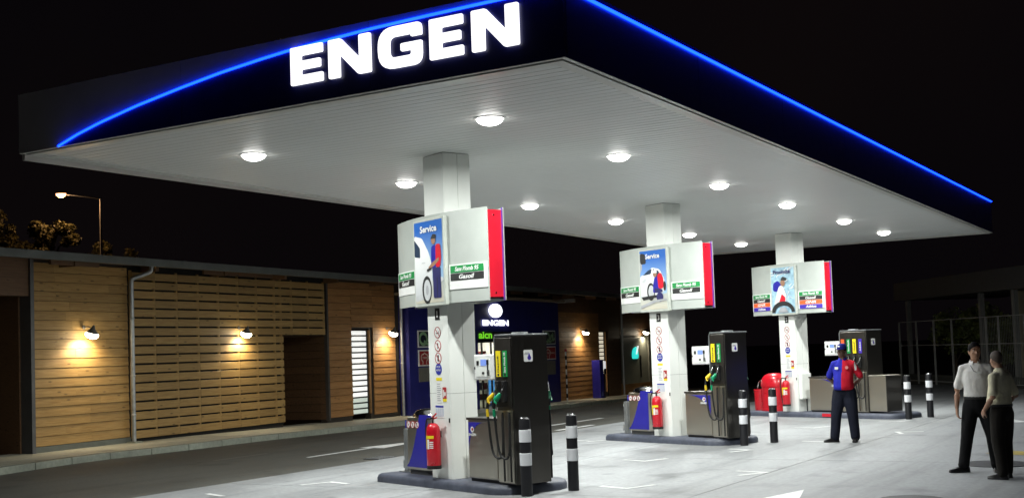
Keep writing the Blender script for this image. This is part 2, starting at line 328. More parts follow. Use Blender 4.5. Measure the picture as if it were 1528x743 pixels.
# ------------------------------------------------------------------ canopy
CX0, CX1, CY0, CY1, CT = -13.33, -5.35, 10.12, 33.4, 5.32
CL = Vector((-9.34, 21.76, 0))
can = thing('canopy', 'long flat forecourt canopy with navy fascia, blue light line and glowing letters', 'canopy', CL)
def cl(x, y, z): return (x-CL.x, y-CL.y, z)
pw = .15; npl = int((CY1-CY0-.42)/pw)
hl = (CX1-CX0)/2-.21
pm = MB().prism([(-.0715, .018), (-.0715, .004), (-.0665, 0), (.0665, 0), (.0715, .004), (.0715, .018)], -hl, hl, 'x').mesh('soffit_plank'); pm.materials.append(SOFF)
cxm = (CX0+CX1)/2
for i in range(npl):
    y = CY0+.215+pw*(i+.5)
    o = obj('soffit_plank', pm, can, loc=cl(cxm, y, HS(cxm, y)+random.uniform(0, .0015)), rot=(-.006, -.0021, 0))
mb = MB()
for x, y in ((CX0+.1, CY0+.1), (CX1-.1, CY0+.1), (CX1-.1, CY1-.1), (CX0+.1, CY1-.1)): mb.v.append(cl(x, y, HS(x, y)+.03))
mb.f = [(0, 1, 2, 3)]; mb.mi = [0]; mb.build('soffit_backing', DGREY, can)
MB().box(CX0-CL.x+.06, CX1-CL.x-.06, CY0-CL.y+.06, CY1-CL.y-.06, CT-.10, CT-.06).build('roof_sheet', ROOFM, can)
def edge_bar(a, b, wdt, z0, z1, inner=1, name='soffit_trim', mat=ALU):
    """bar along the canopy edge from a to b (xy), wdt inwards, z offsets from the soffit"""
    A = Vector(a); B = Vector(b); d = (B-A).normalized(); n = Vector((-d.y, d.x))*wdt*inner; vs = []
    for zo in (z0, z1):
        for p in (A, B, B+n, A+n): vs.append(cl(p.x, p.y, HS(p.x, p.y)+zo))
    return MB().add(vs, [(0, 3, 2, 1), (4, 5, 6, 7), (0, 1, 5, 4), (1, 2, 6, 5), (2, 3, 7, 6), (3, 0, 4, 7)]).build(name, mat, can)
e = .0
TRIM = M('trim_white', (.62, .62, .58), .32, var=.05, rvar=.03)
for a, b in (((CX0, CY0), (CX1, CY0)), ((CX1, CY0), (CX1, CY1)), ((CX1, CY1), (CX0, CY1)), ((CX0, CY1), (CX0, CY0))):
    A = Vector(a); B = Vector(b); d = (B-A).normalized(); n = Vector((-d.y, d.x))
    for i0, wd, zz0, zz1 in ((.002, .05, -.006, .0), (.062, .035, -.02, .02), (.107, .10, -.014, .02)):
        edge_bar(A+n*i0+d*i0, B+n*i0-d*(i0+wd+.001), wd, zz0, zz1, mat=TRIM)
# front fascia: grey above the swoosh, navy below
SW = [(-12.56, 4.565), (-12.2, 4.67), (-11.79, 4.765), (-11.15, 4.885), (-10.42, 4.995), (-9.78, 5.08), (-9.17, 5.14), (-8.68, 5.18), (-7.67, 5.225), (-6.9, 5.24), (-6.14, 5.25), (CX1, 5.252)]
GREYF = M('fascia_grey', (.55, .52, .49), .5, var=.1, scale=1.5)
zb = lambda x: HS(x, CY0)+.002
cuts = [-12.56, -9.9, -7.67, CX1]
def swz(x):
    for (a, b), (c, d) in zip(SW, SW[1:]):
        if a <= x <= c: return b+(d-b)*(x-a)/(c-a)
    return SW[0][1]
for a, b in ((-12.56, -10.42), (-10.42, -7.67), (-7.67, CX1)):
    top = [(x, z-.008) for x, z in SW if a <= x <= b]
    poly = [(a+.004, zb(a)), (b-.004, zb(b))]+[(min(max(x, a+.004), b-.004), max(z, zb(x)+.004)) for x, z in reversed(top)]
    MB().prism([(x-CL.x, z) for x, z in poly], CY0-CL.y+.002, CY0-CL.y+.05).build('fascia_panel', NAVY, can)
xs2 = [CX0, -10.42, -7.67, CX1]
for a, b in zip(xs2, xs2[1:]):
    low = [(x, z+.008) for x, z in SW if a <= x <= b]
    if a == CX0: low = [(CX0, zb(CX0)), (-12.58, zb(-12.5))]+low
    poly = [(min(max(x, a+.003), b-.003), z) for x, z in low]+[(b-.003, CT), (a+.003, CT)]
    MB().prism([(x-CL.x, z) for x, z in poly], CY0-CL.y+.002, CY0-CL.y+.05).build('fascia_panel', GREYF, can)
LED = EM('blue_led', (.003, .03, 1.0), 10)
mb = MB(); sw2 = [(x, swz(x)) for x in [-12.56+i*(CX1-.02+12.56)/60 for i in range(61)]]
mb.tube([(x-CL.x, CY0-CL.y-.012, z) for x, z in sw2], .014, 6); mb.build('light_strip', LED, can)
# right fascia in panels with seams
sy = [CY0+.051, 13.49, 16.6, 19.75, 22.95, 26.1, 29.3, CY1-.002]
for a, b in zip(sy, sy[1:]):
    vs = []
    for xx in (CX1-.05, CX1-.002):
        vs += [cl(xx, a+.004, HS(xx, a)+.002), cl(xx, b-.004, HS(xx, b)+.002), cl(xx, b-.004, CT), cl(xx, a+.004, CT)]
    MB().add(vs, [(0, 3, 2, 1), (4, 5, 6, 7), (0, 1, 5, 4), (1, 2, 6, 5), (2, 3, 7, 6), (3, 0, 4, 7)]).build('fascia_panel', NAVY, can)
    MB().tube([cl(CX1+.012, a+.008, 5.248), cl(CX1+.012, b-.008, 5.248-.001)], .016, 6).build('light_strip', LED, can)
MB().box(CX0-CL.x, CX0-CL.x+.05, CY0-CL.y+.051, CY1-CL.y-.051, 4.45+.03, CT).build('fascia_panel', GREYF, can)
MB().box(CX0-CL.x, CX1-CL.x-.052, CY1-CL.y-.05, CY1-CL.y, 4.45+.03, CT).build('fascia_panel', GREYF, can)
# letters
LET = EM('letter_white', (1, 1, 1), 1.5)
def letter(ch, wd, h):
    if ch == 'E':
        t = .104*h/.43; p = [(0, 0), (wd, 0), (wd, t), (.148, t), (.148, h/2-t*.48), (wd*.93, h/2-t*.48), (wd*.93, h/2+t*.48), (.148, h/2+t*.48), (.148, h-t), (wd, h-t), (wd, h), (0, h)]
        return round_poly(p, .018, 3)
    if ch == 'N':
        return round_poly([(0, 0), (.15, 0), (.15, .245), (wd-.165, 0), (wd, 0), (wd, h), (wd-.15, h), (wd-.15, h-.245), (.165, h), (0, h)], .018, 3)
    h2 = h
    p = [(wd, .232, .02), (.29, .232, .02), (.29, .15, .02), (.42, .15, .02), (.42, .1, .05), (.15, .1, .07), (.15, h-.1, .07), (.42, h-.1, .05), (.42, h-.128, .015), (wd, h-.128, .015), (wd, h+.01, .2), (0, h+.01, .2), (0, -.012, .2), (wd, -.012, .2)]
    return round_poly(p, .02, 6)
for ch, x0, x1 in (('E', -8.74, -8.265), ('N', -8.21, -7.62), ('G', -7.55, -6.965), ('E', -6.90, -6.465), ('N', -6.39, -5.82)):
    x0 += .014; x1 -= .014; pl = letter(ch, x1-x0, .415)
    lo = MB().prism([(x, z) for x, z in pl], -.03, .0).build('letter', LET, can, bevel=.006, seg=2, loc=cl(x0, CY0-.004, 4.772))
# downlights
LENS = EM('lamp_lens', (1, .985, .94), 11)
n_ = 0
for x, side in ((-7.474, 'right'), (-11.2045, 'left')):
    for i, y in enumerate((12.17, 15.65, 19.57, 23.20, 27.21, 30.74)):
        z = HS(x, y)
        o = thing('downlight', f'round white canopy downlight, {["nearest", "second", "third", "fourth", "fifth", "farthest"][i]} of the six in the {side} row', 'ceiling light', (x, y, z), group='round downlights in the canopy soffit')
        MB().lathe([(.19, -.001), (.19, -.006), (.17, -.010), (.16, -.010), (.16, -.002)], 28).build('trim_ring', WHITE, o, True)
        MB().lathe([(.158, -.006)]+[(.158*cos(t), -.006-.080*sin(t)) for t in (.25, .5, .75, 1, 1.25, 1.45)]+[(.001, -.086)], 28).build('lens', LENS, o, True)  # flush lens bulged into a glowing dome to stand in for lamp bloom
        ld = bpy.data.lights.new('downlight_lamp', 'AREA'); ld.shape = 'DISK'; ld.size = .2; ld.energy = DOWN_W; ld.color = (.965, 1, .965); ld.spread = radians(176)
        lo = bpy.data.objects.new('lamp', ld); COL.objects.link(lo); lo.parent = o; lo.location = (0, 0, -.091)

# ------------------------------------------------------------------ pump islands, columns, price signs
ORD = ['nearest', 'middle', 'farthest']; NUM = ['1', '3', '5']
def spline(pts, n=6):
    P = [Vector(p) for p in pts]; P = [P[0]*2-P[1]]+P+[P[-1]*2-P[-2]]; out = []
    for i in range(1, len(P)-2):
        for k in range(n):
            t = k/n; a, b, c, d = P[i-1], P[i], P[i+1], P[i+2]
            out.append(.5*((2*b)+(c-a)*t+(2*a-5*b+4*c-d)*t*t+(3*b-a-3*c+d)*t**3))
    out.append(P[-2]); return out
NOTICE = M('notice_paper', (.8, .8, .78), .5, var=.03); PRED = M('print_red', (.40, .025, .03), .5, var=.03); PBLK = M('print_black', (.02, .02, .02), .5, var=.03); PBLU = M('print_blue', (.03, .04, .35), .5, var=.03); PGRY = M('print_grey', (.35, .36, .38), .5)
def island(k):
    u0, u1 = (-1.5, 1.6) if k < 2 else (-1.5, 3.1)
    o = thing('pump_island', f'low dark blue-grey kerbed island under the {ORD[k]} pump', 'pump island', ISLC[k], ISA+radians(1.5), 'raised pump islands')
    pl = round_poly([(u0, -.37, .06), (u1-.25, -.37, .3), (u1, -.1, .3), (u1, .55, .3), (u1-.2, .85, .3), (u0, .85, .06)], .1, 5)
    top = [(x*1, y*1) for x, y in pl]
    cxp, cyp = (u0+u1)/2, .24
    mb = MB(); n = len(pl); rings = []
    for sc, z in ((0, -.02), (0, .06), (-.015, .1), (-.045, .12)):
        for x, y in pl:
            dx, dy = x-cxp, y-cyp; mb.v.append((x+(sc if dx > 0 else -sc)*min(1, abs(dx)/.4), y+(sc if dy > 0 else -sc)*min(1, abs(dy)/.3), z))
    for r in range(3):
        for i in range(n): mb.f.append((r*n+i, r*n+(i+1) % n, (r+1)*n+(i+1) % n, (r+1)*n+i)); mb.mi.append(0)
    mb.f.append(tuple(range(3*n, 4*n))); mb.mi.append(0)
    mb.build('kerb', ISL, o, True)
    if k == 2:
        MB().box(1.05, 1.35, -.383, -.372, .03, .10).build('red_plate', RED, o)
    return o
for k in range(3): island(k)

def prohibition(par, u, v, z, r, kind):
    mb = MB(); mb.prism(circ(u, z, r*.86, n=24), v-.003, v, mi=0)
    for a in range(24):
        t0 = 2*pi*a/24; t1 = 2*pi*(a+1)/24
        q = [(u+r*k*cos(t), z+r*k*sin(t)) for k, t in ((.89, t0), (1, t0), (1, t1), (.89, t1))]
        mb.prism(q, v-.005, v-.0005, mi=1)
    if kind < 3:
        d = r*.6; tt = r*.05
        mb.prism([(u-d-tt, z+d-tt), (u-d+tt, z+d+tt), (u+d+tt, z-d+tt), (u+d-tt, z-d-tt)], v-.006, v-.004, mi=1)
        if kind == 0: mb.prism([(u-r*.45, z-r*.2), (u+r*.3, z-r*.2), (u+r*.3, z-r*.05), (u-r*.45, z-r*.05)], v-.0045, v-.0035, mi=2); mb.prism([(u+.36*r, z-.2*r), (u+.46*r, z-.2*r), (u+.5*r, z+.3*r), (u+.4*r, z+.3*r)], v-.0045, v-.0035, mi=2)
        if kind == 1: mb.prism([(u-r*.1, z-r*.5), (u+r*.12, z-r*.5), (u+r*.12, z+r*.2), (u-r*.1, z+r*.2)], v-.0045, v-.0035, mi=2); mb.prism(circ(u, z+.3*r, .14*r, .22*r, 10), v-.0045, v-.0035, mi=2)
        if kind == 2: mb.prism(round_poly([(u-r*.22, z-r*.55), (u+r*.22, z-r*.55), (u+r*.22, z+r*.55), (u-r*.22, z+r*.55)], r*.08), v-.0045, v-.0035, mi=2)
    return mb.build('prohibition_sign', [NOTICE, PRED, PBLK], par)
def column(k):
    o = thing('canopy_column', f'square white clad canopy column with stickers, {ORD[k]} of the three', 'column', isl(k, 0, 0, .12), ISA, 'canopy columns')
    c = ISLC[k]; H = HS(c.x, c.y)-.12-.004; a, b = .25, .22
    MB().box(-a+.012, a-.012, -b+.012, b-.012, 0, H+.01).build('core', DGREY, o)
    zz = [0, 1.15, 2.45, H]
    for z0, z1 in zip(zz, zz[1:]):
        for s in (-1, 1):
            y0, y1 = sorted((s*b, s*(b-.012)))
            MB().box(-a+.001, a-.001, y0, y1, z0+.002, z1-.002).build('cladding_panel', PANELW, o)
            x0, x1 = sorted((s*a, s*(a-.012)))
            for p0, p1 in ((-b+.013, .012), (.018, b-.013)): MB().box(x0, x1, p0, p1, z0+.002, z1-.002).build('cladding_panel', PANELW, o)
    v = -b-.001
    mb = MB().box(-.055, .055, v-.006, v, 2.15, 2.31, 0); add_text(mb, NUM[k], -.024 if k else -.012, .024 if k else .012, 2.185, 2.275, flat(v-.0075), 1, .0)
    mb.build('number_plate', [BLACK, WHITE], o)
    for i, z in enumerate((1.98, 1.80, 1.63)): prohibition(o, -.01, v, z, .078, i)
    mb = MB().prism(circ(-.01, 1.48, .078), v-.004, v, mi=0); add_text(mb, 'STOP', -.055, .04, 1.5, 1.525, flat(v-.0055), 1); add_text(mb, 'MOTEUR', -.06, .045, 1.455, 1.48, flat(v-.0055), 1)
    mb.build('mandatory_sign', [PBLU, WHITE], o)
    mb = MB().box(-.08, .06, v-.003, v, 1.325, 1.365, 0).box(-.075, .055, v-.003, v, 1.02, 1.32, 1)
    for i in range(9): mb.box(-.06, random.uniform(.0, .04), v-.0045, v-.002, 1.05+i*.028, 1.06+i*.028, 2)
    mb.build('paper_notice', [YEL, NOTICE, PGRY], o)
    mb = MB().box(.075, .165, v-.004, v, 1.08, 1.235, 0).box(.075, .165, v-.004, v, 1.04, 1.078, 1).box(.09, .11, v-.006, v-.003, 1.1, 1.2, 2).box(.12, .15, v-.006, v-.003, 1.12, 1.17, 2)
    mb.build('fire_sign', [PRED, YEL, NOTICE], o)
    mb = MB().box(-.12, .09, v-.003, v, .82, 1.0, 0).box(-.115, .085, v-.0045, v-.002, .96, .985, 1)
    for i in range(4): mb.box(-.11+i*.052, -.066+i*.052, v-.0045, v-.002, .84, .95, 2)
    mb.build('table_notice', [NOTICE, PBLU, M('print_pale', (.55, .6, .68), .5)], o)
    mb = MB().box(.215, .235, v-.01, v, .76, .82); mb.build('bracket', BLACK, o)
for k in range(3): column(k)

# price signs -------------------------------------------------------
SZ0, SZ1, SL = 2.48, 3.70, 1.16
def pv(u): return -(.135+.20*(1-(u/SL)**2))
def curved(mb, u0, u1, z0, z1, off, mi=0, thick=.01, n=10, sgn=1):
    vs = []; fs = []
    for i in range(n+1):
        u = u0+(u1-u0)*i/n; v = pv(u)-off
        for vv in (v, v+thick):
            for z in (z0, z1): vs.append((u*sgn, vv*sgn, z))
    for i in range(n):
        a = 4*i; b = a+4
        fs += [(a, b, b+1, a+1), (a+2, a+3, b+3, b+2), (a, a+2, b+2, b), (a+1, b+1, b+3, a+3)]
    fs += [(0, 1, 3, 2), (4*n, 4*n+2, 4*n+3, 4*n+1)]
    mb.add(vs, fs, mi)
SKYB = {}
def grad(name, c0, c1, z0, z1):
    mt, t, b = nt(name); N = t.nodes; L = t.links
    tc = N.new('ShaderNodeTexCoord'); sp = N.new('ShaderNodeSeparateXYZ'); L.new(tc.outputs['Object'], sp.inputs[0])
    r = N.new('ShaderNodeMapRange'); r.inputs['From Min'].default_value = z0; r.inputs['From Max'].default_value = z1; L.new(sp.outputs['Z'], r.inputs['Value'])
    cr = N.new('ShaderNodeValToRGB'); cr.color_ramp.elements[0].color = (*c0, 1); cr.color_ramp.elements[1].color = (*c1, 1); L.new(r.outputs[0], cr.inputs[0]); L.new(cr.outputs[0], b.inputs['Base Color'])
    b.inputs['Roughness'].default_value = .3; return mt
PSKY = grad('poster_sky', (.45, .65, .8), (.03, .14, .5), 2.6, 3.5)
PPAV = grad('poster_pavement', (.55, .52, .42), (.33, .5, .62), 2.5, 3.4)
PICE = M('poster_ice', (.36, .56, .68), .35, var=.25, scale=9)
PWH = grad('poster_white', (.5, .52, .54), (.82, .83, .82), 2.5, 3.2); PSKIN = M('poster_skin', (.32, .17, .1), .5); PNAVY = M('poster_navy', (.03, .03, .12), .4); PCAR = M('poster_car_shade', (.52, .54, .55), .4); PGLASS = M('poster_glass', (.03, .05, .09), .3)
def sign(k):
    o = thing('price_sign', ['grey curved price sign whose poster shows a man standing beside a white car', 'grey curved price sign whose poster shows a man crouching at a white car', 'grey curved price sign with four coloured rows and an icy blue poster'][k], 'price sign', isl(k, 0, 0, 0), ISA-radians(1), 'fuel price signs on the columns')
    mb = MB(); curved(mb, -SL, SL, SZ0, SZ1, 0, 0, .015, 24); mb.build('front_panel', GREY, o, True)
    mb = MB(); curved(mb, -SL, SL, SZ0, SZ1, 0, 0, .015, 24, -1); mb.build('back_panel', GREY, o, True)
    for sg in (-1, 1):
        mb = MB().box(*sorted((sg*1.10, sg*1.115)), -.145, .135, SZ0+.045, SZ1-.03); mb.build('end_panel', RED, o)
        for zc in (SZ0+.1, SZ1-.1): MB().lathe([(.012, 0), (.012, .006)], 8).build('screw', CHROME, o, loc=(sg*1.115, 0, zc), rot=(0, sg*pi/2, 0))
        MB().box(*sorted((sg*1.116, sg*1.155)), .122, .132, SZ0, SZ1).build('edge_strip', M('edge_violet', (.13, .05, .4), .4), o)
    pl = [(u, pv(u)+.02) for u in [-1.09+i*2.18/16 for i in range(17)]]; pl += [(-u, -v) for u, v in pl]
    MB().prism(pl, SZ0+.02, SZ0+.04, 'z').build('bottom_plate', DGREY, o); MB().prism(pl, SZ1-.05, SZ1-.03, 'z').build('top_plate', GREY, o)
    # price plates
    rows = [(GRN, 'Sans Plomb 95'), (PBLK, 'Gasoil')]+([(ORG, 'GNR'), (PUR, 'Adblue')] if k == 2 else [])
    for u0, u1 in ((-1.15, -.36), (.48, 1.15)):
        zt = 2.985 if k < 2 else 3.01; zl = 2.655 if k < 2 else 2.585
        mb = MB(); curved(mb, u0, u1, zl, zt, .012, 0, .012)
        mats = [WHITE, WHITE]+[r[0] for r in rows]; rh = .095
        for i, (mt, tx) in enumerate(rows):
            z1 = zt-.018-i*(rh+.008); z0 = z1-rh
            curved(mb, u0+.035, u1-.05, z0, z1, .016, 2+i, .005)
            ft = .72 if len(tx) > 8 else .46; wd = (u1-u0-.085)*ft; mid = (u0+u1)/2
            add_text(mb, tx, mid-wd/2, mid+wd/2, z0+.018, z1-.016, lambda x, z: (x, pv(x)-.0185, z), 1, .03, .25)
        mb.build('price_plate', mats, o)
    # poster in its frame
    U0, U1, Z0, Z1 = -.34, .46, SZ0-.02, SZ1-.045; y0 = -.365
    MB().box(U0, U1, y0, y0+.06, Z0, Z1).build('poster_frame', M('frame_grey', (.5, .53, .48), .35), o, bevel=.008)
    a, b, c, d = U0+.035, U1-.035, Z0+.045, Z1-.035; W = b-a; Hh = d-c
    mats = [PSKY, PWH, PGLASS, PCAR, PNAVY, BLUE, RED, PSKIN, PBLK, PPAV, PICE, PGRY]
    mb = MB()
    st = [y0-.002]
    def pg(pts, mi): st[0] -= .0006; mb.prism([(a+W*x, c+Hh*z) for x, z in pts], st[0], st[0]+.0005, mi=mi)
    if k == 0:
        pg([(0, 0), (1, 0), (1, 1), (0, 1)], 0); pg([(0, 0), (1, 0), (1, .27), (0, .27)], 9)
        pg(round_poly([(0, .02), (.42, .06), (.62, .2), (.62, .45), (.5, .62), (.28, .8), (0, .84)], .05), 1)
        pg(round_poly([(.0, .58), (.2, .56), (.2, .68), (.0, .79)], .02), 2); pg([(.02, .03), (.42, .07), (.6, .2), (.6, .24), (.4, .14), (.02, .09)], 3)
        pg(circ(.42, .16, .17, .17), 8); pg(circ(.43, .155, .125, .13), 3); pg(circ(.43, .155, .05, .06), 11)
        pg([(.26, .49), (.38, .49), (.38, .5), (.26, .5)], 3); pg(circ(.92, .27, .1, .03), 1)
        pg(round_poly([(.66, .05), (.93, .05), (.92, .42), (.64, .42)], .03), 4); pg([(.785, .05), (.80, .05), (.80, .3), (.785, .3)], 8)
        pg(round_poly([(.6, .42), (.76, .42), (.77, .7), (.62, .68)], .04), 5); pg(round_poly([(.76, .42), (.92, .42), (.96, .55), (.93, .7), (.77, .7)], .05), 6)
        pg(round_poly([(.52, .4), (.7, .44), (.88, .5), (.88, .54), (.66, .49), (.5, .43)], .02), 7); pg(circ(.7, .755, .075, .05), 7); pg(round_poly([(.6, .77), (.79, .77), (.79, .82), (.68, .83)], .03), 8)
        pg([(.45, .38), (.6, .4), (.6, .425), (.45, .41)], 8)
        tx, X0, X1 = 'Service', .24, .83
    elif k == 1:
        pg([(0, 0), (1, 0), (1, 1), (0, 1)], 0); pg([(0, 0), (1, 0), (1, .26), (0, .22)], 9); pg([(0, .62), (.08, .7), (.1, .95), (0, .97)], 11); pg(round_poly([(.02, .78), (.25, .78), (.22, .95), (.02, .97)], .06), 8)
        pg(round_poly([(0, .22), (.25, .18), (.85, .26), (.95, .35), (.92, .5), (.75, .67), (.45, .71), (.3, .63), (0, .57)], .06), 1)
        pg(round_poly([(.1, .585), (.42, .6), (.46, .69), (.3, .66)], .03), 2); pg(round_poly([(.5, .57), (.78, .52), (.72, .64), (.5, .69)], .03), 2)
        pg(circ(.4, .3, .15, .15), 8); pg(circ(.41, .3, .11, .11), 3); pg(circ(.93, .38, .05, .08), 8)
        pg(round_poly([(.05, .49), (.24, .54), (.22, .47), (.1, .45)], .03), 3); pg([(.02, .22), (.6, .24), (.8, .21), (.1, .16)], 8)
        pg(round_poly([(.48, .28), (.78, .27), (.74, .55), (.56, .55), (.5, .42)], .05), 5); pg(round_poly([(.7, .34), (.88, .34), (.9, .5), (.8, .62), (.66, .58)], .06), 6)
        pg(circ(.58, .59, .07, .05), 7); pg(round_poly([(.5, .61), (.66, .61), (.64, .67), (.54, .67)], .03), 1); pg(circ(.74, .2, .13, .08), 4); pg(round_poly([(.55, .28), (.86, .28), (.84, .33), (.55, .36)], .03), 4)
        pg([(0, .02), (.6, .12), (1, .14), (1, .17), (.5, .15), (0, .07)], 11)
        tx, X0, X1 = 'Service', .24, .78
    else:
        pg([(0, 0), (1, 0), (1, 1), (0, 1)], 10)
        rr = random.Random(3)
        for i in range(26):
            x, z, an, ln = rr.random(), rr.uniform(.25, .98), rr.uniform(-.5, .9), rr.uniform(.1, .28); dx, dz = ln*cos(an)/2, ln*sin(an)/2; t = .008
            q = [(x-dx, z-dz), (x+dx, z+dz), (x+dx-t, z+dz+t*2), (x-dx-t, z-dz+t*2)]
            pg([(min(1, max(0, p)), min(1, max(0, r_))) for p, r_ in q], 1)
        pg(round_poly([(.08, .5), (.42, .45), (.5, .6), (.3, .72), (.1, .66)], .05), 5); pg(round_poly([(.1, .2), (.6, .2), (.66, .4), (.5, .62), (.34, .58)], .05), 1); pg(round_poly([(.32, .22), (.6, .24), (.62, .34), (.46, .42)], .04), 6)
        pg(circ(.52, .66, .1, .075), 7); pg(round_poly([(.42, .72), (.68, .7), (.7, .76), (.52, .8)], .04), 8)
        n = 18; pg([(.5+.5*cos(pi*i/n), .02+.24*sin(pi*i/n)) for i in range(n+1)]+[(.5+.36*cos(pi*i/n), .02+.15*sin(pi*i/n)) for i in range(n, -1, -1)], 8)
        pg(round_poly([(.28, .02), (.72, .02), (.6, .13), (.4, .13)], .03), 11)
        tx, X0, X1 = 'Proximité', .12, .86
    add_text(mb, tx, a+W*X0, a+W*X1, c+Hh*.86, c+Hh*.945, flat(st[0]-.001), 4 if k == 2 else 1, .03)
    mb.build('poster', mats, o)
for k in range(3): sign(k)

# fire extinguishers ------------------------------------------------
def extinguisher(k):
    o = thing('fire_extinguisher', f'red fire extinguisher with yellow label hanging on the {ORD[k]} column', 'fire extinguisher', isl(k, -.02, -.335, .26), ISA, 'fire extinguishers on the columns')
    MB().lathe([(.092, .03), (.097, .05), (.097, .50), (.088, .56), (.06, .60), (.03, .615)], 24).build('cylinder', REDP, o, True)
    MB().lathe([(.099, 0), (.099, .045), (.09, .05)], 24).build('base_ring', RUBBER, o, True)
    MB().lathe([(.022, .61), (.022, .66), (.03, .665), (.03, .69), (.012, .70)], 14).build('valve', CHROME, o, True)
    mb = MB(); mb.tube([(-.02, 0, .69), (.03, 0, .71), (.085, 0, .745)], .012, 8); mb.tube([(-.01, 0, .675), (.04, 0, .68), (.09, 0, .69)], .011, 8); mb.build('lever', REDP, o, True)
    MB().tube(spline([(-.02, -.02, .67), (-.12, -.02, .66), (-.17, -.01, .5), (-.165, 0, .3), (-.13, -.01, .12), (-.115, -.02, .07)]), .012, 8).build('hose', RUBBER, o, True)
    mb = MB()
    def arc(a0, a1, z0, z1, r, mi):
        n = 8; vs = []; fs = []
        for i in range(n+1):
            t = radians(a0+(a1-a0)*i/n)
            for z in (z0, z1): vs.append((r*cos(t), r*sin(t), z))
        for i in range(n): fs.append((2*i, 2*i+2, 2*i+3, 2*i+1))
        mb.add(vs, fs, mi)
    arc(215, 262, .27, .45, .0985, 0); arc(262, 330, .41, .45, .0985, 0); arc(268, 290, .27, .40, .0985, 1)
    for z in (.28, .305, .33, .355): arc(294, 325, z, z+.014, .0985, 1)
    mb.build('label_sticker', [YEL, NOTICE], o)
    MB().box(-.03, .03, .085, .113, .42, .5).build('wall_bracket', BLACK, o)
for k in range(3): extinguisher(k)

# stainless bins ----------------------------------------------------
def bin_(k):
    o = thing('litter_bin', f'stainless steel bin with curved blue panel beside the {ORD[k]} column', 'bin', isl(k, -.74, .08, .12), ISA, 'steel and blue bins on the islands')
    pl = round_poly([(-.34, -.22, .1), (.34, -.22, .16), (.34, .22, .16), (-.34, .22, .1)], .1, 6)
    MB().prism([(x*.93, y*.9) for x, y in pl], 0, .07, 'z').build('plinth', DGREY, o, True)
    MB().prism(pl, .07, .80, 'z').build('body', STEEL, o, True)
    # blue curved panel: follows the front and right side
    f = [(x*1.012, y*1.02) for x, y in pl]; idx = [i for i, (x, y) in enumerate(f) if (y < -.05 and x > -.3) or x > .2]
    f2 = sorted([f[i] for i in idx], key=lambda p: atan2(p[1]-0, p[0]+.6)); mb = MB(); vs = []
    path = [(-.30+.03*i, -.2244) for i in range(17)]+[(.344*cos(t)*.44+.19, -.2244+.16+.16*sin(t)) for t in ()]
    path += [(.18+.165*cos(t), -.06+.165*sin(t)) for t in [-pi/2+pi/2*i/8 for i in range(1, 9)]]+[(.3455, .0), (.3455, .15)]
    def zlow(x, y): return .10
    def ztop(x, y):
        if y > -.2: return .84
        t = (x+.30)/.36
        return min(.84, .12+.72*max(0, t)**1.5) if t < 1 else .84
    for x, y in path:
        for z in (zlow(x, y), ztop(x, y)): vs.append((x, y, z))
    mb.add(vs, [(2*i, 2*i+2, 2*i+3, 2*i+1) for i in range(len(path)-1)]); mb.build('blue_panel', BLUE, o, True)
    mb = MB(); mb.loft([(0, 0, .80, .33, .21), (0, 0, .84, .32, .20), (-.02, 0, .89, .25, .16), (-.02, 0, .915, .12, .08)], 24); mb.build('lid', CHROME, o, True)
    for i in range(3): prohibition(o, -.235+i*.115, -.2225, .70, .052, i)
    MB().box(-.325, -.297, -.226, -.222, .65, .76).build('blue_sticker', PBLU, o)
for k in range(2): bin_(k)
for k in range(2):
    o = thing('guard_post', f'short flat galvanised post on the left end of the {ORD[k]} island', 'post', isl(k, -1.28, .02, .12), ISA, 'galvanised posts on the islands')
    MB().box(-.05, .05, -.04, .04, .012, .62).build('upright', GALV, o, bevel=.006); MB().box(-.1, .1, -.1, .1, 0, .012).build('foot_plate', GALV, o); MB().box(-.11, -.05, -.02, .02, .05, .16).build('gusset', GALV, o)
    MB().tube(spline([(-.03, 0, .58), (-.09, 0, .57), (-.1, 0, .53), (-.06, 0, .5)]), .008, 6).build('hook', GALV, o)
# red sand bins on the far island
o = thing('sand_bin', 'large red plastic sand bin with rounded lid beside the farthest column', 'sand bin', isl(2, -.72, .05, .12), ISA)
mb = MB(); n = 10; rings = []
mb.loft([(0, 0, 0, .41, .3), (0, 0, .05, .41, .3), (0, 0, .06, .385, .285), (0, 0, .6, .365, .27)], 28); mb.build('body', REDP, o, True)
mb = MB(); mb.loft([(0, 0, .6, .385, .29), (0, 0, .66, .385, .29)]+[(0, 0, .66+.27*sin(pi/2*i/8), .38*cos(pi/2*i/8)**.7+.001, .285*cos(pi/2*i/8)**.7+.001) for i in range(1, 9)], 28); mb.build('lid', REDP, o, True)
o = thing('bucket', 'small red bucket left of the large red sand bin', 'bucket', isl(2, -1.26, .12, .12), ISA)
MB().lathe([(.155, 0), (.165, .48), (.175, .485), (.175, .52), (.16, .52), (.14, .1)], 20).build('body', REDP, o, True)
MB().tube(spline([(-.1, 0, .5), (-.06, 0, .68), (.02, 0, .74), (.06, 0, .7)]), .012, 8).build('squeegee_handle', CHROME, o, True)
MB().tube([(.05, .03, .3), (.07, .05, .76)], .02, 8).build('brush', BLACK, o, True)
# electrical box on column 5
o = thing('electrical_box', 'pale grey electrical box on the right face of the farthest column', 'electrical box', isl(2, .3, -.02, .42), ISA)
MB().box(-.045, .06, -.17, .17, 0, .62).build('case', PANELW, o, bevel=.008); MB().box(.06, .066, -.15, .15, .03, .59).build('door', PANELW, o); MB().box(.066, .075, .1, .125, .27, .33).build('latch', BLACK, o); MB().tube([(0, .05, 0), (0, .05, -.3)], .016, 8).build('conduit', BLACK, o)

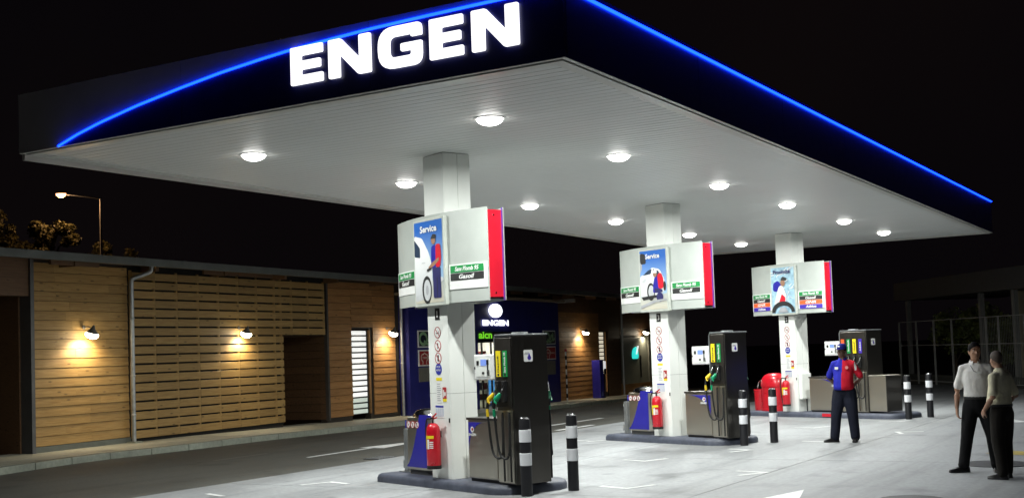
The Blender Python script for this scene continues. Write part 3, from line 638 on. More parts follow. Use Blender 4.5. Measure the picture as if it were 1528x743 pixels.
# fuel dispensers -----------------------------------------------------
SCREEN = EM('lcd', (.16, .25, .62), .55)
def emblem(mb, u, z, r, v, mi):
    mb.prism(circ(u, z, r, r, 20), v-.001, v, mi=mi)
def dispenser(k):
    wide = k == 2
    T0, T1 = (1.25, 1.62) if not wide else (1.53, 2.27)
    lab = ['tall dark fuel dispenser with blue corner at its left beside the nearest column', 'tall dark fuel dispenser with blue corner at its right beside the middle column', 'wide fuel dispenser with four coloured labels behind the attendant in blue and red'][k]
    o = thing('fuel_dispenser', lab, 'fuel pump', isl(k, .55, -.17, .12), ISA, 'fuel dispensers')
    # local: x from the cabinet's left edge, y from the front face, z from the island
    C1 = T0-.55; D = .58; a, b = T0-.55, T1-.55; TH = 1.9
    MB().box(0, C1-.004, .02, D-.02, .04, .80).build('cabinet', STEEL, o, bevel=.01); MB().box(-.008, C1-.004, .0, D, .802, .835).build('cabinet_top', DSTEEL, o, bevel=.006)
    MB().box(.02, C1-.004, .04, D-.04, .0, .04).build('plinth', BLACK, o)
    MB().box(.03, C1-.03, .008, .02, .06, .78).build('cabinet_door', STEEL, o, bevel=.004)
    # tower: front column, dark end panel with chamfered top
    MB().box(a, b-.02, .01, D-.01, .01, TH-.03).build('tower', DSTEEL, o, bevel=.015)
    MB().box(a+.008, b-.024, -.002, .01, .98, TH-.04).build('front_panel', M('pump_front', (.05, .045, .04), .35, metal=.6), o, bevel=.003)
    MB().box(a+.008, b-.024, -.002, .01, .03, .94).build('lower_panel', STEEL, o, bevel=.003)
    MB().box(b-.019, b, .012, D-.012, .01, TH-.02).build('end_panel', DSTEEL, o, bevel=.006)
    mb = MB(); mb.tube([(a-.005, .0, .95), (a-.005, .0, TH-.06), (a+.02, .0, TH), (b, .0, TH)], .009, 6); mb.tube([(b-.004, .0, TH), (b-.004, D, TH)], .009, 6); mb.build('edge_trim', GALV, o, True)
    MB().box(a, b, .0, D, TH-.028, TH).build('top_cap', DGREY, o, bevel=.01)
    MB().box(a+.1, a+.28, .2, .34, TH, TH+.03).build('vent', GALV, o, bevel=.006)
    if wide:
        MB().box(b+.004, 2.2-.01, .02, D-.02, .04, .83).build('cabinet', STEEL, o, bevel=.01); MB().box(b+.004, 2.2, .0, D, .832, .86).build('cabinet_top', STEEL, o, bevel=.006)
        MB().box(2.2-.008, 2.2+.01, .02, D-.02, .04, .83).build('cabinet_end', DSTEEL, o)
    # blue corner graphic
    v = .0065; mb = MB()
    if k == 0: pl = [(.035, .775), (.035, .40)]+[(.035+.36*(1-cos(t)), .40+.375*sin(t)) for t in [pi/2*i/10 for i in range(1, 11)]]; ex, tz = .125, .68
    elif k == 1: pl = [(.66, .775), (.10, .775)]+[(.10+.56*sin(t), .775-.40*(1-cos(t))) for t in [pi/2*i/10 for i in range(1, 11)]]; ex, tz = .5, .70
    else: pl = [(.93, .775), (.30, .775)]+[(.30+.63*sin(t), .775-.44*(1-cos(t))) for t in [pi/2*i/10 for i in range(1, 11)]]; ex, tz = .76, .69
    mb.prism(pl, v-.002, v, mi=0); emblem(mb, ex, tz, .038, v-.003, 1); emblem(mb, ex+.006, tz+.003, .02, v-.0045, 2)
    add_text(mb, 'ENGEN', ex-.085, ex+.085, tz-.085, tz-.05, flat(v-.0035), 1, .04)
    mb.build('corner_graphic', [BLUE, WHITE, PRED], o)
    # coloured label strips and nozzles
    labs = [(YEL, 'Gasoil', PBLK), (GRN, 'Sans Plomb 95', WHITE)] if not wide else [(ORG, 'GNR', WHITE), (GRN, 'Sans Plomb', WHITE), (YEL, 'Gasoil', PBLK), (PUR, 'Adblue', WHITE)]
    nz = [M('nozzle_yellow', (.8, .55, .02), .35), M('nozzle_green', (.0, .28, .12), .35)] if not wide else [M('nozzle_orange', (.8, .2, .02), .4), MATS['nozzle_green'], MATS['nozzle_yellow'], BLACK]
    step = .145 if not wide else .165; x0 = a+.085
    for i, (mt, tx, tm) in enumerate(labs):
        xc = x0+i*step; mb = MB().box(xc-.045, xc+.045, -.012, -.002, 1.37, 1.70, 0)
        add_text(mb, tx, 1.42, 1.42+min(.26, .03*len(tx)+.03), -.018, .018, lambda p, q, xc=xc: (xc-q, -.0135, p), 1, .03)
        if not wide: mb.box(xc-.018, xc+.018, -.0135, -.011, 1.38, 1.41, 2)
        mb.build('fuel_label', [mt, tm, PBLK], o)
    def nozzle(xc, s, yb, mt):      # s=-1 front, 1 back
        y = lambda d: yb+s*d
        nb = MB(); nb.box(xc-.035, xc+.035, *sorted((y(0), y(.05))), 1.05, 1.32); bo = nb.build('nozzle_boot', BLACK, o, bevel=.01)
        nb = MB(); nb.tube([(xc-.06, y(.14), 1.075), (xc-.045, y(.13), 1.085), (xc-.012, y(.11), 1.125), (xc+.008, y(.095), 1.165)], [.028, .036, .033, .02], 12)
        nb.tube([(xc-.045, y(.13), 1.085), (xc-.03, y(.165), 1.06), (xc-.005, y(.15), 1.035)], .013, 8)
        no = nb.build('nozzle', mt, o, True); MB().tube([(xc+.006, y(.096), 1.16), (xc+.03, y(.075), 1.22), (xc+.042, y(.06), 1.28)], [.017, .015, .013], 8).build('spout', CHROME, no, True)
        nb = MB(); nb.tube([(xc-.058, y(.14), 1.075), (xc-.066, y(.15), .97)], .02, 10); nb.build('swivel', BLACK, no, True)
        nb = MB(); nb.tube([(xc-.066, y(.15), .965), (xc-.068, y(.145), .87)], .02, 10); nb.build('hose_collar', mt, no, True)
        pts = [(xc-.066, y(.15), .96), (xc-.068, y(.13), .75), (xc-.06, y(.11), .52), (xc-.03, y(.10), .40), (xc+.03, y(.085), .345), (xc+.08, y(.06), .36), (xc+.098, y(.04), .48), (xc+.1, y(.032), .9)]
        MB().tube(spline(pts, 5), .0155, 8).build('hose', RUBBER, o, True)
        MB().tube([(xc+.1, y(.03), .05), (xc+.1, y(.03), .92)], .013, 8).build('hose_pipe', RUBBER, o, True)
    for i, mt in enumerate(nz):
        nozzle(x0+i*step-.005, -1, -.002, mt)
        nozzle(x0+i*step-.005, 1, D, mt)
    # droplet sticker on the end panel
    mb = MB(); mb.prism(round_poly([(.19, 1.55), (.33, 1.55), (.33, 1.7), (.19, 1.7)], .02), b+.001, b+.003, 'x', 0); mb.prism(circ(.275, 1.60, .028), b+.003, b+.0045, 'x', 1); mb.prism([(.252, 1.61), (.298, 1.61), (.275, 1.665)], b+.003, b+.0045, 'x', 1)
    for i in range(3): mb.prism([(.2+i*.022, 1.64), (.215+i*.022, 1.64), (.225+i*.022, 1.67), (.21+i*.022, 1.67)], b+.003, b+.0045, 'x', 2)
    mb.build('droplet_sticker', [NOTICE, PUR, PGRY], o)
    # pay terminal
    p1 = a-.005; p0 = p1-.43; z0, z1 = 1.33, 1.66
    pt = MB().box(p0, p1, -.03, .1, z0, z1).build('pay_terminal', WHITE, o, bevel=.018, seg=3)
    MB().prism(round_poly([(p0+.05, z0+.045), (p1-.06, z0+.045), (p1-.06, z1-.05), (p0+.05, z1-.05)], .02), -.036, -.0305).build('bezel', PANELW, pt)
    MB().box(p0+.165, p0+.29, -.040, -.0365, z1-.145, z1-.065).build('screen', SCREEN, pt)
    MB().box(p0+.075, p0+.125, -.044, -.0365, z1-.14, z1-.08).build('card_reader', BLACK, pt, bevel=.004)
    mb = MB()
    for i in range(3):
        for j in range(4): mb.box(p1-.125+i*.02, p1-.11+i*.02, -.041, -.0365, z0+.06+j*.018, z0+.073+j*.018)
    mb.build('keypad', DGREY, pt); mb = MB().box(p1-.125, p1-.085, -.045, -.0365, z1-.13, z1-.07); mb.tube([(p1-.1, -.045, z1-.13), (p1-.1, -.045, z1-.2)], .008, 6); mb.build('handset', BLACK, pt)
    MB().box(p0+.195, p0+.24, -.041, -.0365, z0+.075, z0+.105).build('receipt_slot', BLACK, pt); MB().box(p0+.012, p0+.03, -.035, -.0305, z0+.14, z0+.17).build('lock', BLACK, pt)
for k in range(3): dispenser(k)

# bollards --------------------------------------------------------------
BB = M('bollard_black', (.014, .014, .017), .45); REFW = M('reflective_white', (.86, .87, .9), .4, var=.03)
for k, u, v in ((0, 1.75, -.1), (0, 1.75, .65), (1, 1.8, .04), (1, 1.82, .8), (2, 3.22, -.03), (2, 3.25, .73)):
    side = 'near side' if v < .2 else 'far side'
    o = thing('bollard', f'black bollard with two white bands at the right end of the {ORD[k]} island, {side}', 'bollard', isl(k, u, v, 0), ISA, 'banded bollards at the island ends')
    r = .072; MB().lathe([(r, 0), (r, .93), (r*.9, .96), (r*.6, .975), (.001, .98)], 20).build('post', BB, o, True)
    for z0, z1 in ((.38, .535), (.67, .825)): MB().lathe([(r+.001, z0), (r+.004, z0+.003), (r+.004, z1-.003), (r+.001, z1)], 20).build('white_band', REFW, o, True)
    for i in range(4): a = i*pi/2+.4; MB().ball((r*.62*cos(a), r*.62*sin(a), .972), .012, 8, 6).build('cap_bolt', CHROME, o, True)

# ------------------------------------------------------------------ shop building
bld = thing('shop_building', 'long low timber clad shop building with blue shopfront behind the lane', 'building', bw(S0, 0, 0), BROT)
def bx(s): return s-S0
def bbox(name, s0, s1, y0, y1, z0, z1, mat, par=None, **kw): return MB().box(bx(s0), bx(s1), y0, y1, z0, z1).build(name, mat, par or bld, **kw)
EAV = 4.0
# backing walls
BACK = M('wall_backing', (.03, .024, .018), .8)
for s0, s1, z0, z1 in ((17.66, 25.9, -.1, EAV), (25.9, 27.9, 2.42, EAV), (27.9, 29.15, -.1, EAV), (29.15, 30.12, 2.62, EAV), (30.12, 31.75, -.2, EAV), (31.75, 43.2, 2.6, EAV), (43.2, 47.95, -.6, EAV), (47.95, 48.75, 2.62, EAV), (48.75, 60, -.7, EAV)):
    bbox('wall', s0, s1, .10, .30, z0, z1, BACK)
_pm = {}
def plank(s0, s1, z0, h, mat, y=0, nm='board', th=.022, lap=.012, par=None, droop=True):
    L = round(s1-s0, 2); key = (L, round(h, 3), mat.name, th, lap)
    if key not in _pm:
        hh = L/2; me = MB().prism([(th, -h/2), (-lap, -h/2), (-lap, -h/2+.01), (0, h/2-.004), (.004, h/2), (th, h/2)], -hh, hh, 'x').mesh(nm); me.materials.append(mat); _pm[key] = me
    return obj(nm, _pm[key], par or bld, loc=(bx((s0+s1)/2), y+random.uniform(-.002, .002), z0+h/2), rot=(0, random.uniform(-.0008, .0008), 0))
def clad(s0, s1, z0, z1, mat, p=.195, y=.07, joints=True):
    n = max(1, round((z1-z0)/p)); h = (z1-z0)/n
    for i in range(n):
        cuts = [s0]
        if joints and s1-s0 > 1.5:
            q = s0+random.uniform(.5, 1.6)
            while q < s1-.45: cuts.append(round(q, 2)); q += random.uniform(1.1, 2.4)
        cuts.append(s1)
        for a, b in zip(cuts, cuts[1:]): plank(a+.002, b-.002, z0+i*h+.004, h-.008, mat, y)
clad(17.70, 20.34, .24, EAV-.06, WOOD)
bbox('corner_post', 17.60, 17.69, -.0, .3, .12, EAV, M('corner_metal', (.12, .12, .12), .5, metal=.4))
bbox('plinth', 17.69, 20.36, .05, .2, .0, .235, M('plinth_grey', (.13, .14, .12), .7))
# pallet-board screen: rows of slats with open slots between battens
bayw = .735; ph = .205; rows = 18; zb0 = .2
for r in range(rows):
    z = zb0+r*ph; s = 20.42; end = 25.88 if z+ph < 2.47 else 27.80
    while s < end-.05:
        e = min(s+bayw, end); L = e-s
        plank(s+.003, e-.003, z+random.uniform(-.003, .003), ph-.04, PALLET, 0, 'slat', .03, .0); s = e
s = 20.42
while s < 27.9:
    top = zb0+rows*ph; lo_ = zb0 if s < 25.9 else 2.45
    bbox('batten', s-.028, s+.028, .031, .07, lo_, top, PALLET); s += bayw
bbox('batten', 25.80, 25.87, .031, .07, zb0, zb0+rows*ph, PALLET)
bbox('screen_backing', 20.25, 25.9, .075, .09, .13, EAV, M('slot_black', (.006, .006, .005), .9)); bbox('screen_backing', 25.9, 27.88, .075, .09, 2.45, EAV, MATS['slot_black'])
# recessed passage
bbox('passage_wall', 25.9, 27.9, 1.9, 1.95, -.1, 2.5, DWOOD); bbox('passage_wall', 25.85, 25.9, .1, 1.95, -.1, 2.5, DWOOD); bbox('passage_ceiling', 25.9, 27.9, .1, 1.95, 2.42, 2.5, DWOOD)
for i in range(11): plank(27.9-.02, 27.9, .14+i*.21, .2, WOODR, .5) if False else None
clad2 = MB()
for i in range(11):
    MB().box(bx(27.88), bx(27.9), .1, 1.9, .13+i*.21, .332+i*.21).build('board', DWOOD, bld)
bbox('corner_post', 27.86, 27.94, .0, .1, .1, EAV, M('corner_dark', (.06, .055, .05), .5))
clad(27.96, 29.15, .16, EAV-.06, WOODR); clad(29.15, 30.28, 2.66, EAV-.06, WOODR, joints=False); clad(30.28, 31.52, .12, 2.66, WOODR, joints=False); clad(30.28, 31.52, 2.66, EAV-.06, WOODR, joints=False)
# slot windows: lit frosted panes between dark bars
FRAME = M('window_frame', (.015, .015, .016), .4)
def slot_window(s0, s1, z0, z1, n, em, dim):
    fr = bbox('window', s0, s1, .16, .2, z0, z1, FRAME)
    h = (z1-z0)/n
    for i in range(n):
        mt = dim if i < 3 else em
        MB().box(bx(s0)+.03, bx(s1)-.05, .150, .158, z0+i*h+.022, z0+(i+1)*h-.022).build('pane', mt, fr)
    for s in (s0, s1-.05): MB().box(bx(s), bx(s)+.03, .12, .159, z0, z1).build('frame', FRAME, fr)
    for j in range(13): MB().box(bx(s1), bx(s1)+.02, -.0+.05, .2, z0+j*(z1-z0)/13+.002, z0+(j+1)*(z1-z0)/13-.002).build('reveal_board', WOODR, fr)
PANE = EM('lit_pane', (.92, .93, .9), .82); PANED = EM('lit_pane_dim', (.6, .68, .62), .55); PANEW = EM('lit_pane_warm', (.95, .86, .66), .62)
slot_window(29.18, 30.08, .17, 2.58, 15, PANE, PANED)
# far timber wing
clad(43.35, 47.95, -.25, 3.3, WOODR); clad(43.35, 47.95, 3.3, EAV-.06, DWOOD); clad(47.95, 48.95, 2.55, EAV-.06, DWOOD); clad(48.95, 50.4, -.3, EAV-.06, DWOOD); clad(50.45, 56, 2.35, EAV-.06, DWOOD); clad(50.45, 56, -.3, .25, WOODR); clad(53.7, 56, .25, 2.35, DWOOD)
slot_window(48.0, 48.7, -.05, 2.52, 15, PANEW, PANEW)
slot_window(42.55, 43.1, -.05, 2.2, 13, EM('lit_pane_far', (.8, .8, .75), .35), MATS['lit_pane_far'])
# left porch: deep dark recess
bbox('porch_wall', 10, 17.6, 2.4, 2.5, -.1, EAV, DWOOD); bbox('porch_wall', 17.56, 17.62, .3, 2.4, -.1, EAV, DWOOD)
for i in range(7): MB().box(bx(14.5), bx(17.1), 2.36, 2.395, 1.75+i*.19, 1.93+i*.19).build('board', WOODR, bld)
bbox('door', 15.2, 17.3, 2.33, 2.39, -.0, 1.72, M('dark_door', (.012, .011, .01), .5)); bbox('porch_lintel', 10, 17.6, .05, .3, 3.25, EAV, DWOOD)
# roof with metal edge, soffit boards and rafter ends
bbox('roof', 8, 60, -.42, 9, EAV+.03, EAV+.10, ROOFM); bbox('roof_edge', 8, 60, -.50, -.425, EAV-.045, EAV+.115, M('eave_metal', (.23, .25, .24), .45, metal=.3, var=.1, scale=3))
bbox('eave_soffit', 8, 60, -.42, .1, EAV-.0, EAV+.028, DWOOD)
for i in range(22):
    s = 9+i*2.35
    bbox('rafter_end', s, s+.09, -.40, .06, EAV-.14, EAV-.002, DWOOD)
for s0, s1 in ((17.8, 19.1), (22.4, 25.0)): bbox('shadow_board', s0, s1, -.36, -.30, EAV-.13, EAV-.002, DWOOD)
# downpipes
def downpipe(s, zt=3.62, zb=.1, mat=GALV):
    p = MB(); p.tube(spline([(bx(s)+.42, -.30, EAV-.02), (bx(s)+.40, -.28, EAV-.14), (bx(s)+.2, -.2, EAV-.24), (bx(s)+.02, -.12, EAV-.31), (bx(s), -.1, EAV-.42), (bx(s), -.1, EAV-.7)], 6), .048, 14); p.tube([(bx(s), -.1, EAV-.7), (bx(s), -.1, zb)], .048, 14)
    pp = p.build('downpipe', mat, bld, True)
    for z in (.7, 1.55, 2.8): MB().lathe([(.053, z), (.057, z+.005), (.057, z+.035), (.053, z+.04)], 14, (bx(s), -.1, 0)).build('collar', mat, pp, True)
    MB().box(bx(s)-.11, bx(s)+.11, -.24, .0, .118, .15).build('pipe_shoe', KERBM, pp) if zb > 0 else None
downpipe(20.30); downpipe(31.62, zb=.0); downpipe(50.30, zb=-.35)
# blue shopfront, proud of the timber
yb = -.25
bbox('shopfront_panel', 31.80, 36.3, yb, .1, -.2, 2.52, SHOPBLUE); bbox('shopfront_panel', 40.6, 43.05, yb, .1, -.4, 2.52, SHOPBLUE)
for a, b in ((31.80, 34.6), (34.605, 37.4), (37.405, 40.2), (40.205, 43.05)): bbox('shopfront_fascia', a, b-.003, yb-.002, .1, 2.523, 3.62, SHOPBLUE)
bbox('fascia_top', 31.6, 43.3, yb-.25, .1, 3.64, 3.72, M('beige_soffit', (.28, .22, .15), .6)); bbox('roof_brace', 43.2, 43.3, -.9, -.1, 3.62, 3.76, ALU)
# entrance: lit shop interior behind glazing
bbox('interior_wall', 36.3, 40.6, 2.2, 2.3, -.3, 2.6, M('shop_white', (.7, .68, .62), .6)); bbox('interior_wall', 40.55, 40.65, .1, 2.3, -.3, 2.6, MATS['shop_white']); bbox('interior_wall', 36.2, 36.3, .1, 2.3, -.3, 2.6, MATS['shop_white']); bbox('interior_floor', 36.2, 40.7, -.1, 2.3, -.35, -.12, SIDE)
bbox('interior_ceiling', 36.2, 40.7, .1, 2.3, 2.45, 2.5, MATS['shop_white']); bbox('ceiling_lamp', 36.6, 40.3, .9, 1.3, 2.42, 2.445, EM('shop_tube', (1, .95, .85), 22))
for s in (36.3, 37.05, 37.75, 38.9, 39.9, 40.55): bbox('door_frame', s, s+.06, .0, .05, -.3, 2.2, FRAME)
bbox('door_frame', 36.3, 40.6, -.002, .055, 2.15, 2.25, FRAME)
GL = bpy.data.materials.new('shop_glass'); GL.use_nodes = True; _b = GL.node_tree.nodes['Principled BSDF']; _b.inputs['Base Color'].default_value = (.9, .95, .95, 1); _b.inputs['Transmission Weight'].default_value = 1; _b.inputs['Roughness'].default_value = .02; _b.inputs['IOR'].default_value = 1.02
for a, b in ((36.37, 37.04), (37.12, 37.74), (37.82, 38.89), (38.97, 39.89)): bbox('glass_pane', a, b, .02, .028, -.28, 2.14, GL)
bbox('sign_band', 36.3, 40.6, -.03, .08, 2.25, 2.52, DGREY)
mb = MB(); add_text(mb, 'aicn', bx(36.75), bx(37.75), 2.29, 2.53, flat(-.055), 0, .03); mb.build('green_lettering', EM('green_letters', (.2, .75, .03), .8), bld)
sh = tag(thing('shop_shelf', 'shelf with dark packages inside the lit shop entrance', 'shelf', bw(37.0, .55, -.12), BROT))
for i in range(5): MB().box(0, 1.5, 0, .4, .25+i*.36, .28+i*.36).build('shelf_board', PANELW, sh)
for s in (-.03, 1.5): MB().box(s, s+.03, 0, .4, 0, 1.9).build('side', PANELW, sh)
PKG = [M('package_brown', (.06, .03, .025), .5), M('package_grey', (.2, .18, .17), .5), M('package_red', (.25, .04, .04), .5)]
for i in range(5):
    for j in range(4): MB().box(.03+j*.37, .36+j*.37, .03, .36, .281+i*.36, .281+i*.36+random.uniform(.18, .28)).build('package', PKG[(i*2+j) % 3], sh)
fg = thing('drinks_cooler', 'tall blue drinks cooler inside the lit shop entrance', 'cooler', bw(38.75, .7, -.12), BROT)
MB().box(0, .6, 0, .6, 0, 1.75).build('cabinet', M('cooler_blue', (.02, .14, .5), .4), fg, bevel=.02); MB().box(.05, .55, -.02, 0, .15, 1.5).build('door', EM('cooler_glow', (.1, .4, .9), .5), fg)
# illuminated roundel and lettering above the entrance
o = thing('shop_sign', 'glowing white roundel and lettering on the blue shop fascia', 'sign', bw(37.6, yb-.005, 2.72), BROT)
MB().prism(circ(0, .52, .46, .235, 36), -.08, -.003).build('roundel', EM('roundel_glow', (.95, .96, 1), 2.4), o, bevel=.01)
mb = MB(); tv, tf = text_data('ENGEN', .045); x0, x1, z0, z1 = -1.0, 1.0, .0, .2
mb.add([(x0+(x1-x0)*a, -.04, z0+(z1-z0)*b) for a, b in tv], tf); mb.build('lettering', EM('sign_letters', (.95, .96, 1), 1.9), o)
# advertising panels on the shopfront
def ad(s, lb1, lb2):
    o = thing('script_sign', lb1, 'sign', bw(s, yb-.003, 2.03), BROT)
    MB().box(0, 1.08, -.03, 0, 0, .53).build('frame', PANELW, o); MB().box(.04, 1.04, -.034, -.0305, .04, .49).build('panel', M('panel_black', (.012, .014, .03), .4), o)
    mb = MB(); GS = M('script_green', (.3, .5, .28), .4)
    n = 26
    ring = [(.30+.22*cos(t), .27+.17*sin(t)) for t in [2*pi*i/n for i in range(n+1)]]
    def fat(pts, wd):
        for (a, b), (c, d) in zip(pts, pts[1:]):
            dx, dz = c-a, d-b; l = hypot(dx, dz) or 1; nx_, nz_ = -dz/l*wd, dx/l*wd
            mb.prism([(a-nx_, b-nz_), (c-nx_, d-nz_), (c+nx_, d+nz_), (a+nx_, b+nz_)], -.040, -.0345)
    fat(ring, .045); fat([(.34, .2), (.48, .12), (.62, .1), (.7, .16)], .04); fat([(.5, .28), (.6, .2), (.68, .28), (.72, .36)], .04); fat([(.62, .3), (.75, .36), (.82, .26), (.78, .16), (.9, .16), (1.0, .24)], .038); fat([(.84, .44), (.86, .3), (.84, .18)], .035)
    mb.build('script_lettering', GS, o)
    o = thing('bakery_sign', lb2, 'sign', bw(s, yb-.003, 1.46), BROT)
    MB().box(0, 1.08, -.03, 0, 0, .50).build('frame', PANELW, o); MB().box(.04, 1.04, -.034, -.0305, .04, .46).build('panel', M('panel_red', (.36, .02, .02), .45), o)
    mb = MB(); hat = [(.22, .05), (.24, .14), (.14, .2), (.13, .3), (.2, .36), (.27, .36), (.34, .41), (.42, .36), (.5, .35), (.55, .28), (.53, .2), (.44, .14), (.46, .05)]; fat(hat, .018)
    add_text(mb, 'CORNER', .2, .5, .22, .29, flat(-.0345), 0, .03); add_text(mb, 'Bakery', .56, .98, .2, .3, flat(-.0345), 0, .02)
    mb.build('hat_lettering', M('panel_cream', (.7, .6, .5), .5), o)
ad(32.3, 'black panel with pale green script at the left of the blue shopfront', 'red panel with a chef hat outline at the left of the blue shopfront')
ad(41.55, 'black panel with pale green script at the right of the blue shopfront', 'red panel with a chef hat outline at the right of the blue shopfront')
bbox('grey_panel', 32.32, 33.4, yb-.02, yb-.002, .98, 1.42, M('panel_taupe', (.16, .155, .13), .6)); bbox('grey_panel', 41.55, 42.6, yb-.02, yb-.002, .9, 1.42, MATS['panel_taupe'])
# wall lamps
LAMP = EM('wall_lamp_glow', (1, .9, .68), 30)
for i, (s, lb) in enumerate(((18.99, 'lit wall lamp on the timber panel at the left end of the shop'), (24.06, 'lit wall lamp on the slatted pallet-board screen'), (30.94, 'lit wall lamp between the tall lit window and the blue shopfront'), (45.8, 'lit wall lamp above the blue air and water machine'), (53.03, 'lit wall lamp above the grey cash machine panel'))):
    z = 2.47
    o = thing('wall_lamp', lb, 'wall lamp', bw(s, 0, z), BROT, 'lit wall lamps on the shop')
    LS = M('lamp_shade_grey', (.11, .10, .09), .5); MB().lathe([(.045, 0), (.045, .015)], 14).build('wall_plate', LS, o, loc=(0, .0, .16), rot=(pi/2, 0, 0))
    MB().tube(spline([(0, 0, .16), (0, -.07, .165), (0, -.14, .165), (0, -.19, .15)]), .012, 8).build('arm', LS, o, True)
    rt = (radians(18), 0, 0)
    MB().lathe([(.02, .20), (.03, .17), (.05, .12), (.115, .045), (.12, .03), (.11, .03), (.05, .10), (.001, .12)], 20).build('shade', LS, o, True, loc=(0, -.23, 0), rot=rt)
    MB().ball((0, 0, 0), (.135, .135, .085), 16, 10).build('bulb', LAMP, o, True, loc=(0, -.23, -.005), rot=rt)
    ld = bpy.data.lights.new('wall_lamp_light', 'SPOT'); ld.energy = WALL_W*(1 if i < 3 else 1.1); ld.color = (1, .84, .58); ld.spot_size = radians(150); ld.spot_blend = .5; ld.shadow_soft_size = .1
    lo = bpy.data.objects.new('lamp', ld); COL.objects.link(lo); lo.parent = o; lo.location = (0, -.20, -.11); lo.rotation_euler = (radians(28), 0, 0)
# air machine, cash machine
o = thing('air_machine', 'slim blue air and water machine on the far pavement', 'air machine', bw(46.6, -.45, gz(46.6)+.12), BROT)
MB().box(-.38, .0, -.18, .18, 0, 1.55).build('cabinet', BLUE, o, bevel=.02); MB().box(.0, .32, -.12, .14, 0, 1.0).build('hose_cabinet', M('machine_dark', (.05, .02, .05), .4), o, bevel=.02)
MB().box(.02, .34, -.16, .02, 1.15, 1.5).build('display', EM('machine_white', (.9, .9, .9), .7), o, bevel=.02); MB().box(.1, .34, -.17, -.14, .95, 1.2).build('handset', BLACK, o, bevel=.02)
MB().prism([(-.3, .1), (-.1, .1), (-.2, .28)], -.184, -.181).build('mark', M('machine_mark', (.3, .35, .7), .4), o)
o = thing('cash_machine', 'grey cash machine panel with glowing turquoise emblem at the far end of the shop', 'cash machine', bw(50.55, .04, .2), BROT)
MB().box(0, 3.1, -.1, .1, 0, 2.05).build('panel', M('atm_grey', (.2, .21, .18), .5), o, bevel=.01)
MB().prism(round_poly([(1.0, 1.1), (1.75, 1.1), (1.75, 1.45), (1.5, 1.65), (1.1, 1.55), (.95, 1.3)], .12), -.13, -.101).build('emblem', EM('emblem_teal', (.03, .75, .68), .9), o)
MB().prism([(1.4, 1.3), (1.55, 1.3), (1.8, 1.68), (1.6, 1.66)], -.145, -.131).build('emblem_stroke', EM('emblem_white', (.8, .95, .95), .9), o); MB().box(2.0, 2.12, -.125, -.101, .25, 1.25).build('slot', BLACK, o); MB().box(3.1, 3.3, -.14, .06, 0, 2.3).build('side_fin', M('atm_grey2', (.16, .16, .14), .5), o)
o = thing('marker_pole', 'thin white pole with red tip in front of the shop', 'pole', bw(42.5, -.75, gz(42.5)+.12), BROT)
MB().tube([(0, 0, 0), (0, 0, 1.9)], .03, 10).build('shaft', WHITE, o, True); MB().lathe([(.045, 1.9), (.05, 1.93), (.045, 1.99), (.01, 2.01)], 12).build('tip', REDP, o, True)
for i in range(5): MB().lathe([(.032, .15+i*.36), (.034, .155+i*.36), (.034, .3+i*.36), (.032, .305+i*.36)], 10).build('dark_band', BLACK, o, True)

# ------------------------------------------------------------------ people
def fuse(name, mb, mat, parent, voxel=.008, smooth=6, extra=None):
    """voxel-fuse overlapping closed shapes into one continuous skin"""
    me = mb.mesh(name); o = bpy.data.objects.new(name, me); COL.objects.link(o)
    r = o.modifiers.new('r', 'REMESH'); r.mode = 'VOXEL'; r.voxel_size = voxel; r.adaptivity = 0
    sm = o.modifiers.new('s', 'SMOOTH'); sm.factor = .5; sm.iterations = smooth
    bpy.context.view_layer.update(); dg = bpy.context.evaluated_depsgraph_get()
    nm = bpy.data.meshes.new_from_object(o.evaluated_get(dg)); bpy.data.objects.remove(o); bpy.data.meshes.remove(me)
    nm.name = name; mats = mat if isinstance(mat, list) else [mat]; nm.materials.clear()
    for q in mats: nm.materials.append(q)
    if extra:
        nm.polygons.foreach_set('material_index', [extra(p.center) for p in nm.polygons])
    nm.polygons.foreach_set('use_smooth', [True]*len(nm.polygons))
    po = bpy.data.objects.new(name, nm); COL.objects.link(po); po.parent = parent; return po
def cloth(name, col, rough=.85, folds=.6, fs=7):
    mt = M(name, col, rough, var=.12, scale=9); t = mt.node_tree; N = t.nodes; L = t.links; b = N['Principled BSDF']; b.inputs['Specular IOR Level'].default_value = .15
    g_ = N.new('ShaderNodeNewGeometry'); mp = N.new('ShaderNodeMapping'); mp.inputs['Scale'].default_value = (1.2, 1.2, .75); L.new(g_.outputs['Position'], mp.inputs['Vector'])
    n = N.new('ShaderNodeTexNoise'); n.inputs['Scale'].default_value = fs; n.inputs['Detail'].default_value = 2; n.inputs['Distortion'].default_value = .4; L.new(mp.outputs[0], n.inputs['Vector'])
    bp = N.new('ShaderNodeBump'); bp.inputs['Strength'].default_value = folds; bp.inputs['Distance'].default_value = .035; L.new(n.outputs['Fac'], bp.inputs['Height']); L.new(bp.outputs[0], b.inputs['Normal'])
    return mt
